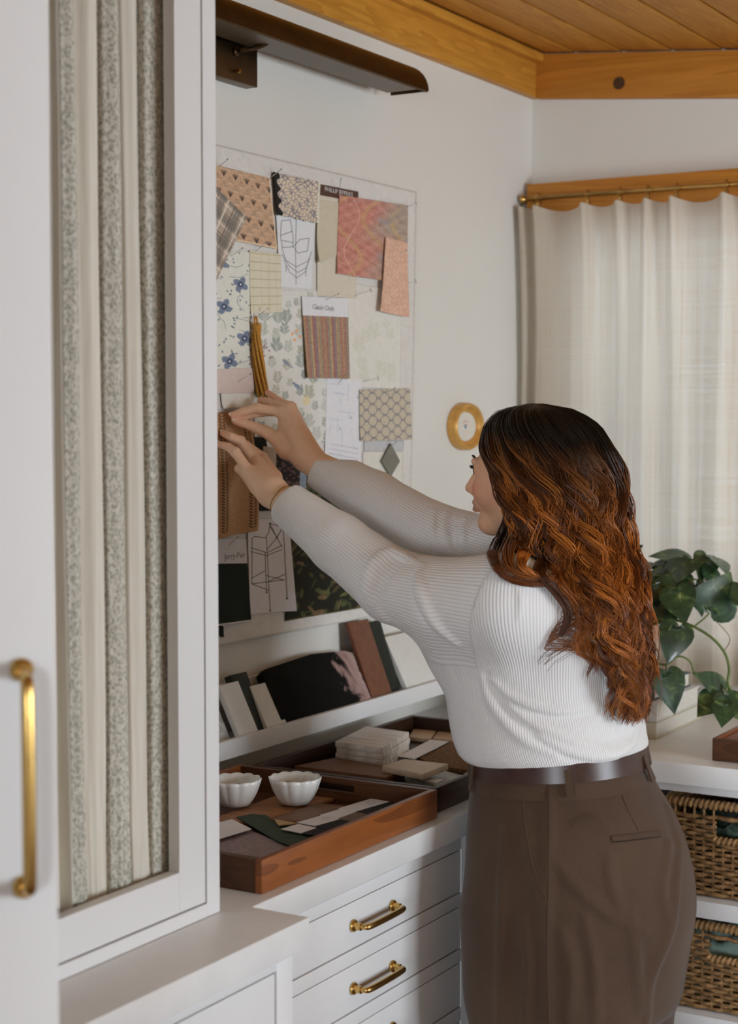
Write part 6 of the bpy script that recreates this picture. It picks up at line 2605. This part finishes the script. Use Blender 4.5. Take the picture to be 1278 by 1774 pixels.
# keep cloth clear of the drawer fronts and the worktop edge
V[:, 0] = np.maximum(V[:, 0], np.where(V[:, 2] > .84, XF + .003, XD + .003) + 0 * V[:, 0])
k = NT('brown_wool_twill')
f1 = k.noise(k.coord((3, 3, 2)), 2.0, 3, .5, .5)
f2 = k.noise(k.coord((400, 400, 400)), 1.0, 2)
k.base(k.mix(.25, k.ramp(f1, [(.3, pc(66, 50, 39, 1.3)), (.7, pc(78, 61, 48, 1.3))]), k.ramp(f2, [(.3, (.35, .35, .35)), (.7, (1, 1, 1))]), 'MULTIPLY'))
k.set(.85, 0, .15, .15)
k.bump(f2, .25, .001)
M_TROU = k.m
build('trousers', V, F, M_TROU, person, smooth=True)['label'] = 'brown high-waisted wool trousers'


def waist_ring(zlo, zhi, off, thick, n=120, a0=0, a1=2 * math.pi, close=True):
    v, f = [], []
    S_ = np.array(HIPS)
    ang = np.linspace(a0, a1, n, endpoint=not close)
    for t in ang:
        c_, s_ = math.cos(t), math.sin(t)
        k_ = (abs(c_) ** 2.1 + abs(s_) ** 2.1) ** (-1 / 2.1)
        for zz_ in (zlo, zhi):
            a_ = np.interp(zz_, S_[:, 0], S_[:, 3])
            b_ = np.interp(zz_, S_[:, 0], S_[:, 4])
            cx_ = np.interp(zz_, S_[:, 0], S_[:, 1])
            cy2 = np.interp(zz_, S_[:, 0], S_[:, 2])
            for o_ in (off, off + thick):
                x_ = cx_ + (a_ * k_ + o_) * c_
                y_ = cy2 + (b_ * k_ + o_) * s_
                v.append((x_, y_, zz_ + TILT * .9 * (x_ - .735)))
    m_ = len(ang)
    for i in range(m_ if close else m_ - 1):
        j = (i + 1) % m_
        p, q = i * 4, j * 4
        f += [(p + 1, q + 1, q + 3, p + 3), (p, p + 2, q + 2, q), (p + 2, p + 3, q + 3, q + 2), (p, q, q + 1, p + 1)]
    if not close:
        f += [(0, 1, 3, 2), ((m_ - 1) * 4, (m_ - 1) * 4 + 2, (m_ - 1) * 4 + 3, (m_ - 1) * 4 + 1)]
    return v, f


M_BELT = plain('dark_brown_leather', pc(44, 26, 20, 1.9), .32, spec=.5, var=.2, nscale=40)
v_, f_ = waist_ring(.994, 1.026, .004, .0045)
belt = MB().add(v_, f_).build('belt', M_BELT, person, angle=40)
v_, f_ = waist_ring(.966, .993, -.003, .006)
MB().add(v_, f_).build('waistband', M_TROU, person, angle=40)
# buckle at the front
bz_ = 1.010 + TILT * .9 * (.585 - .735)
m = MB()
m.tube([(.572, 2.70, bz_ - .019), (.572, 2.755, bz_ - .019), (.572, 2.755, bz_ + .019), (.572, 2.70, bz_ + .019), (.572, 2.70, bz_ - .019)], .003, 8)
m.build('buckle', M_BRASS, belt, smooth=True)
for a_ in (-1.05, .05, 1.2, -2.3, 2.3):
    v_, f_ = waist_ring(.972, 1.016, .0088, .0035, 5, a_ - .035, a_ + .035, False)
    MB().add(v_, f_).build('belt_loop', M_TROU, person)


def strip_on(pxs, fn, w, name, mat, h=.0016, up=(0, 0, 1.0), n=20):
    """narrow raised strip following the cloth through photo points"""
    pts = [q for q in (hit(p[0], p[1], fn) for p in pxs) if q is not None]
    if len(pts) < 2:
        print('no hit for', name)
        return None
    pts = bez(pts, n)
    T = np.gradient(pts, axis=0)
    T /= np.linalg.norm(T, axis=1)[:, None]
    v, f = [], []
    for p, t in zip(pts, T):
        e = 1e-3
        q = np.array([p + np.eye(3)[i] * s * e for i in range(3) for s in (1, -1)], np.float32)
        dd_ = fn(q)
        nrm = np.array([dd_[0] - dd_[1], dd_[2] - dd_[3], dd_[4] - dd_[5]])
        nrm /= np.linalg.norm(nrm) + 1e-9
        s = np.cross(t, nrm)
        s /= np.linalg.norm(s) + 1e-9
        v += [p - s * w - nrm * .002, p - s * w * .8 + nrm * h, p + s * w * .8 + nrm * h, p + s * w - nrm * .002]
    for i in range(len(pts) - 1):
        a_, b_ = i * 4, (i + 1) * 4
        f += [(a_, b_, b_ + 1, a_ + 1), (a_ + 1, b_ + 1, b_ + 2, a_ + 2), (a_ + 2, b_ + 2, b_ + 3, a_ + 3)]
    return build(name, v, f, mat, person, smooth=True)


strip_on([C10(716, 545), C10(780, 540), C10(860, 530), C10(932, 522)], f_trou, .0055, 'pocket_welt', M_TROU, .0022)
strip_on([C10(716, 562), C10(780, 557), C10(860, 547), C10(932, 538)], f_trou, .0012, 'pocket_stitching', plain('dark_brown_thread', pc(40, 28, 20), .9), .0008)
strip_on([C10(440, 318), C10(440, 500), C10(436, 800), C10(432, 1100), C10(440, 1365)], f_trou, .0018, 'side_seam', M_TROU, .0005)
strip_on([C10(755, 325), C10(790, 420), C10(835, 510)], f_trou, .0014, 'dart_seam', M_TROU, .0008)
strip_on([C10(322, 330), C10(335, 500), C10(370, 680), C10(425, 815)], f_trou, .0015, 'pocket_edge', M_TROU, .0010)
M_SHOE = plain('dark_shoe_leather', pc(40, 28, 22), .4)
for y in (2.635, 2.815):
    def f_shoe(P, y=y):
        d = sd_cap(P, (.80, y, .045), (.66, y, .040), .040, .036)
        d = smin(d, sd_cap(P, (.66, y, .036), (.60, y, .030), .036, .026), .02)
        return smax(d, .004 - P[:, 2], .004)
    sv, sf = polygonize(f_shoe, (.54, y - .07, -.01), (.88, y + .07, .10), .006)
    sv[:, 2] = np.maximum(sv[:, 2], .001)
    build('shoe', sv, sf, M_SHOE, person, smooth=True)

# ------------------------------------------------------------------ hair
HAIR = smooth_rows([(1.640, .672, 2.765, .012, .012), (1.634, .675, 2.765, .048, .044), (1.615, .682, 2.765, .082, .074), (1.58, .690, 2.765, .106, .090), (1.53, .702, 2.762, .120, .102), (1.48, .714, 2.756, .122, .108),
                    (1.43, .728, 2.742, .116, .112), (1.385, .752, 2.720, .112, .116), (1.34, .784, 2.694, .106, .120), (1.30, .826, 2.668, .080, .106), (1.25, .852, 2.664, .062, .092), (1.20, .864, 2.676, .052, .078), (1.14, .868, 2.690, .042, .062), (1.08, .870, 2.70, .030, .044)], 80)


def hair_sec(z):
    return [np.interp(z, HAIR[:, 0], HAIR[:, i]) for i in (1, 2, 3, 4)]


def th_min(z):
    # angle from the face side at which the hair begins, opening below the brow
    return np.interp(z, [1.33, 1.37, 1.41, 1.44, 1.48, 1.52, 1.555, 1.60, 1.64], np.radians([64, 66, 74, 72, 64, 52, 36, 16, 0]))


rh = np.random.default_rng(21)
NCL, NST, K = 320, 4700, 38
cl_u = rh.random(NCL)
cl_rho = np.clip(rh.normal(.95, .09, NCL), .76, 1.10)
cl_ph = rh.random(NCL) * 6.28
cl_wl = rh.uniform(.085, .135, NCL)
cl_tone = rh.random(NCL)
cl_end = rh.beta(2.2, 1.2, NCL)
cl_amp = rh.uniform(.009, .0165, NCL)
cl_sg = rh.choice([-1.0, 1.0], NCL)
ci = rh.integers(0, NCL, NST)
s = np.linspace(0, 1, K)[None, :]
du = rh.normal(0, .0095, NST)
u0 = np.clip(cl_u[ci][:, None] + du[:, None] * (1 - .55 * s ** 2), 0, 1)
rho = cl_rho[ci][:, None] + rh.normal(0, .028, NST)[:, None] * (1 - .5 * s ** 2)
# how far each lock falls: the locks by the face end sooner, on the shoulder
face = np.minimum(cl_u[ci], 1 - cl_u[ci])
back = np.clip((face - .06) / .26, 0, 1)
back = back * back * (3 - 2 * back)
zend = (1.365 - .02 * rh.random(NST)) - (1.365 - 1.125) * np.clip(back * (.35 + .70 * cl_end[ci]) + .12 * cl_end[ci] + rh.normal(0, .02, NST), 0, 1.03)
zroot = 1.6395
z = zroot + (zend - zroot)[:, None] * (s ** 1.1)
cx_, cy2, a_, b_ = hair_sec(z)
c45 = hair_sec(np.maximum(z, 1.45))
wb_k = np.where(z < 1.45, back[:, None], 1.0)
cx_, cy2, a_, b_ = (q45 + (q - q45) * wb_k for q, q45 in zip((cx_, cy2, a_, b_), c45))
tm = th_min(np.maximum(z, 1.40))
th = tm + u0 * (2 * math.pi - 2 * tm)
drop = np.clip((1.59 - z) / .15, 0, 1)
ph_ = 2 * math.pi * (zroot - z) / cl_wl[ci][:, None] + cl_ph[ci][:, None] + rh.normal(0, .14, NST)[:, None]
amp = cl_amp[ci][:, None] * drop ** .8 * (1 + .25 * s)
# front is -x, the wearer's left is -y
ex, ey = -np.cos(th), -np.sin(th)
X = cx_ + a_ * rho * ex
Y = cy2 + b_ * rho * ey
tx, ty = np.sin(th), -np.cos(th)
rad_w = .55 * amp * np.cos(ph_ * cl_sg[ci][:, None] + cl_ph[ci][:, None] * 3)
X = X + amp * np.sin(ph_) * tx + rad_w * ex
Y = Y + amp * np.sin(ph_) * ty + rad_w * ey
fly = (rh.random(NST) < .018)[:, None] * rh.uniform(.3, 1, NST)[:, None] * .030 * np.clip(s - .25, 0, 1)
X = X + fly * ex
Y = Y + fly * ey
Z = z + .006 * drop * np.sin(ph_ + 1)
jit = rh.normal(0, .0012, (NST, 1, 3)) * np.ones((1, K, 1)) + np.cumsum(rh.normal(0, .00025, (NST, K, 3)), 1) * drop[..., None]
PH = np.stack([X, Y, Z], -1) + jit


def keep_out(PH, fn, gap):
    """push hair out of the body along +x / away from the surface"""
    Q = PH.reshape(-1, 3)
    for _ in range(3):
        d = fn(Q.astype(np.float32))
        m = d < gap
        if not m.any():
            break
        q = Q[m].astype(np.float32)
        e = 2e-3
        g = np.stack([fn(q + np.array(v_, np.float32)) - fn(q - np.array(v_, np.float32)) for v_ in ((e, 0, 0), (0, e, 0), (0, 0, e))], 1)
        g /= np.linalg.norm(g, axis=1)[:, None] + 1e-9
        Q[m] += g * (gap - d[m])[:, None]
    return Q.reshape(PH.shape)


# loose locks resting on the near shoulder and shoulder blade
def f_rest(P):
    return np.minimum(f_swtr0(P), f_head(P))


extra, ex_ci = [], []
for gi, (pts_, ns_) in enumerate((
        ([(874, 850), (882, 900), (862, 945), (856, 975), (878, 1000), (925, 1012), (968, 1008)], 60),
        ([(882, 860), (894, 912), (878, 955), (884, 985), (920, 999), (958, 1000)], 60),
        ([(900, 880), (918, 935), (905, 978), (935, 1000), (985, 1012)], 70),
        ([(915, 900), (945, 955), (935, 992), (962, 1025), (985, 1062), (972, 1102)], 70),
        ([(935, 910), (975, 965), (968, 1005), (1000, 1050), (1002, 1090)], 70),
        ([(950, 930), (990, 985), (992, 1030), (1022, 1075), (1016, 1115), (1042, 1152)], 80),
        ([(970, 960), (1010, 1005), (1018, 1055), (1052, 1105), (1046, 1148), (1076, 1196)], 80),
        ([(990, 980), (1035, 1030), (1034, 1080), (1070, 1130), (1066, 1165), (1090, 1206)], 80))):
    g3 = [hit(p[0], p[1], f_rest, off=.010) for p in pts_]
    g3 = bez([q for q in g3 if q is not None], 60)
    L_ = np.r_[0, np.cumsum(np.linalg.norm(np.diff(g3, axis=0), axis=1))]
    tt = np.linspace(0, L_[-1], K)
    g3 = np.stack([np.interp(tt, L_, g3[:, i]) for i in range(3)], 1)
    tp = (1 - .6 * np.linspace(0, 1, K) ** 2)[None, :, None]
    o_ = rh.normal(0, 1, (ns_, 1, 3)) * np.array([.0065, .0065, .0045]) * tp
    w_ = np.stack([np.sin(np.linspace(0, 9, K)[None] + rh.uniform(0, 6.28, (ns_, 1))) for _ in range(3)], -1) * .0014
    extra.append(g3[None] + o_ + w_)
    ex_ci += [rh.integers(0, NCL)] * ns_
PH = np.concatenate([PH] + extra)
ci = np.r_[ci, np.array(ex_ci)]
NST = len(PH)
PH = keep_out(PH, f_swtr0, .006)
PH = keep_out(PH, f_head, .003)


def strands(P, r0, tip):
    S_, K_, _ = P.shape
    T = np.gradient(P, axis=1)
    T /= np.linalg.norm(T, axis=2)[..., None] + 1e-9
    ref = np.array([0.3, -.8, .52])
    U = np.cross(T, ref)
    U /= np.linalg.norm(U, axis=2)[..., None] + 1e-9
    W = np.cross(T, U)
    kk = np.linspace(0, 1, K_)
    rad = r0[:, None] * (np.minimum(1, .5 + kk * 6) * (1 - (1 - tip) * np.clip(kk - .55, 0, 1) / .45))[None]
    ring = [P + rad[..., None] * (math.cos(a) * U + math.sin(a) * W) for a in (0, 2.094, 4.189)]
    V = np.stack(ring, 2).reshape(-1, 3)
    base = (np.arange(S_)[:, None] * K_ + np.arange(K_ - 1)[None]) * 3
    F = []
    for j in range(3):
        j2 = (j + 1) % 3
        F.append(np.stack([base + j, base + j2, base + 3 + j2, base + 3 + j], -1).reshape(-1, 4))
    return V, np.concatenate(F)


HV, HF_ = strands(PH, rh.uniform(.0008, .0015, NST), .25)
tone = np.repeat(np.clip(cl_tone[ci] * .7 + rh.random(NST) * .3, 0, 1), K * 3)
along = np.tile(np.repeat(np.linspace(0, 1, K), 3), NST)
k = NT('auburn_hair')
a1 = k.n('ShaderNodeAttribute')
a1.attribute_name = 'tone'
a2 = k.n('ShaderNodeAttribute')
a2.attribute_name = 'along'
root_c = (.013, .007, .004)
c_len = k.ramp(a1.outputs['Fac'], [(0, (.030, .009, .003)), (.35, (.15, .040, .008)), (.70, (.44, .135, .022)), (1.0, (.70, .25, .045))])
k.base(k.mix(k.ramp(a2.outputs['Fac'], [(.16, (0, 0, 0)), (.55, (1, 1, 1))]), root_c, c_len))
k.set(.40, 0, .45)
M_HAIR = k.m


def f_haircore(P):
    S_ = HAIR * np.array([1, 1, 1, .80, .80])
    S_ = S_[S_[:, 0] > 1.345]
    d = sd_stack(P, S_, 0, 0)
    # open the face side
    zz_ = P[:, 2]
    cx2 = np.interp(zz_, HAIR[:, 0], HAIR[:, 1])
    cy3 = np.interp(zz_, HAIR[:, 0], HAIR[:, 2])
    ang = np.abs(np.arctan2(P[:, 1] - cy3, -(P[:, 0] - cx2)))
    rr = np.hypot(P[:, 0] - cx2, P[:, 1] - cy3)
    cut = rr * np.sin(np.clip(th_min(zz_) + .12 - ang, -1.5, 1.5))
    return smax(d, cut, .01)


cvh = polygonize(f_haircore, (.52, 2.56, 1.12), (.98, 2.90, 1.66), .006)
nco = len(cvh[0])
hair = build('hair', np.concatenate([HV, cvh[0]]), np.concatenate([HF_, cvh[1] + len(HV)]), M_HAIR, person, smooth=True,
             attrs={'tone': np.r_[tone, np.full(nco, .0)], 'along': np.r_[along, np.full(nco, .18)]})  # core coloured near-black so gaps between locks look shaded
hair['label'] = 'long wavy auburn hair'
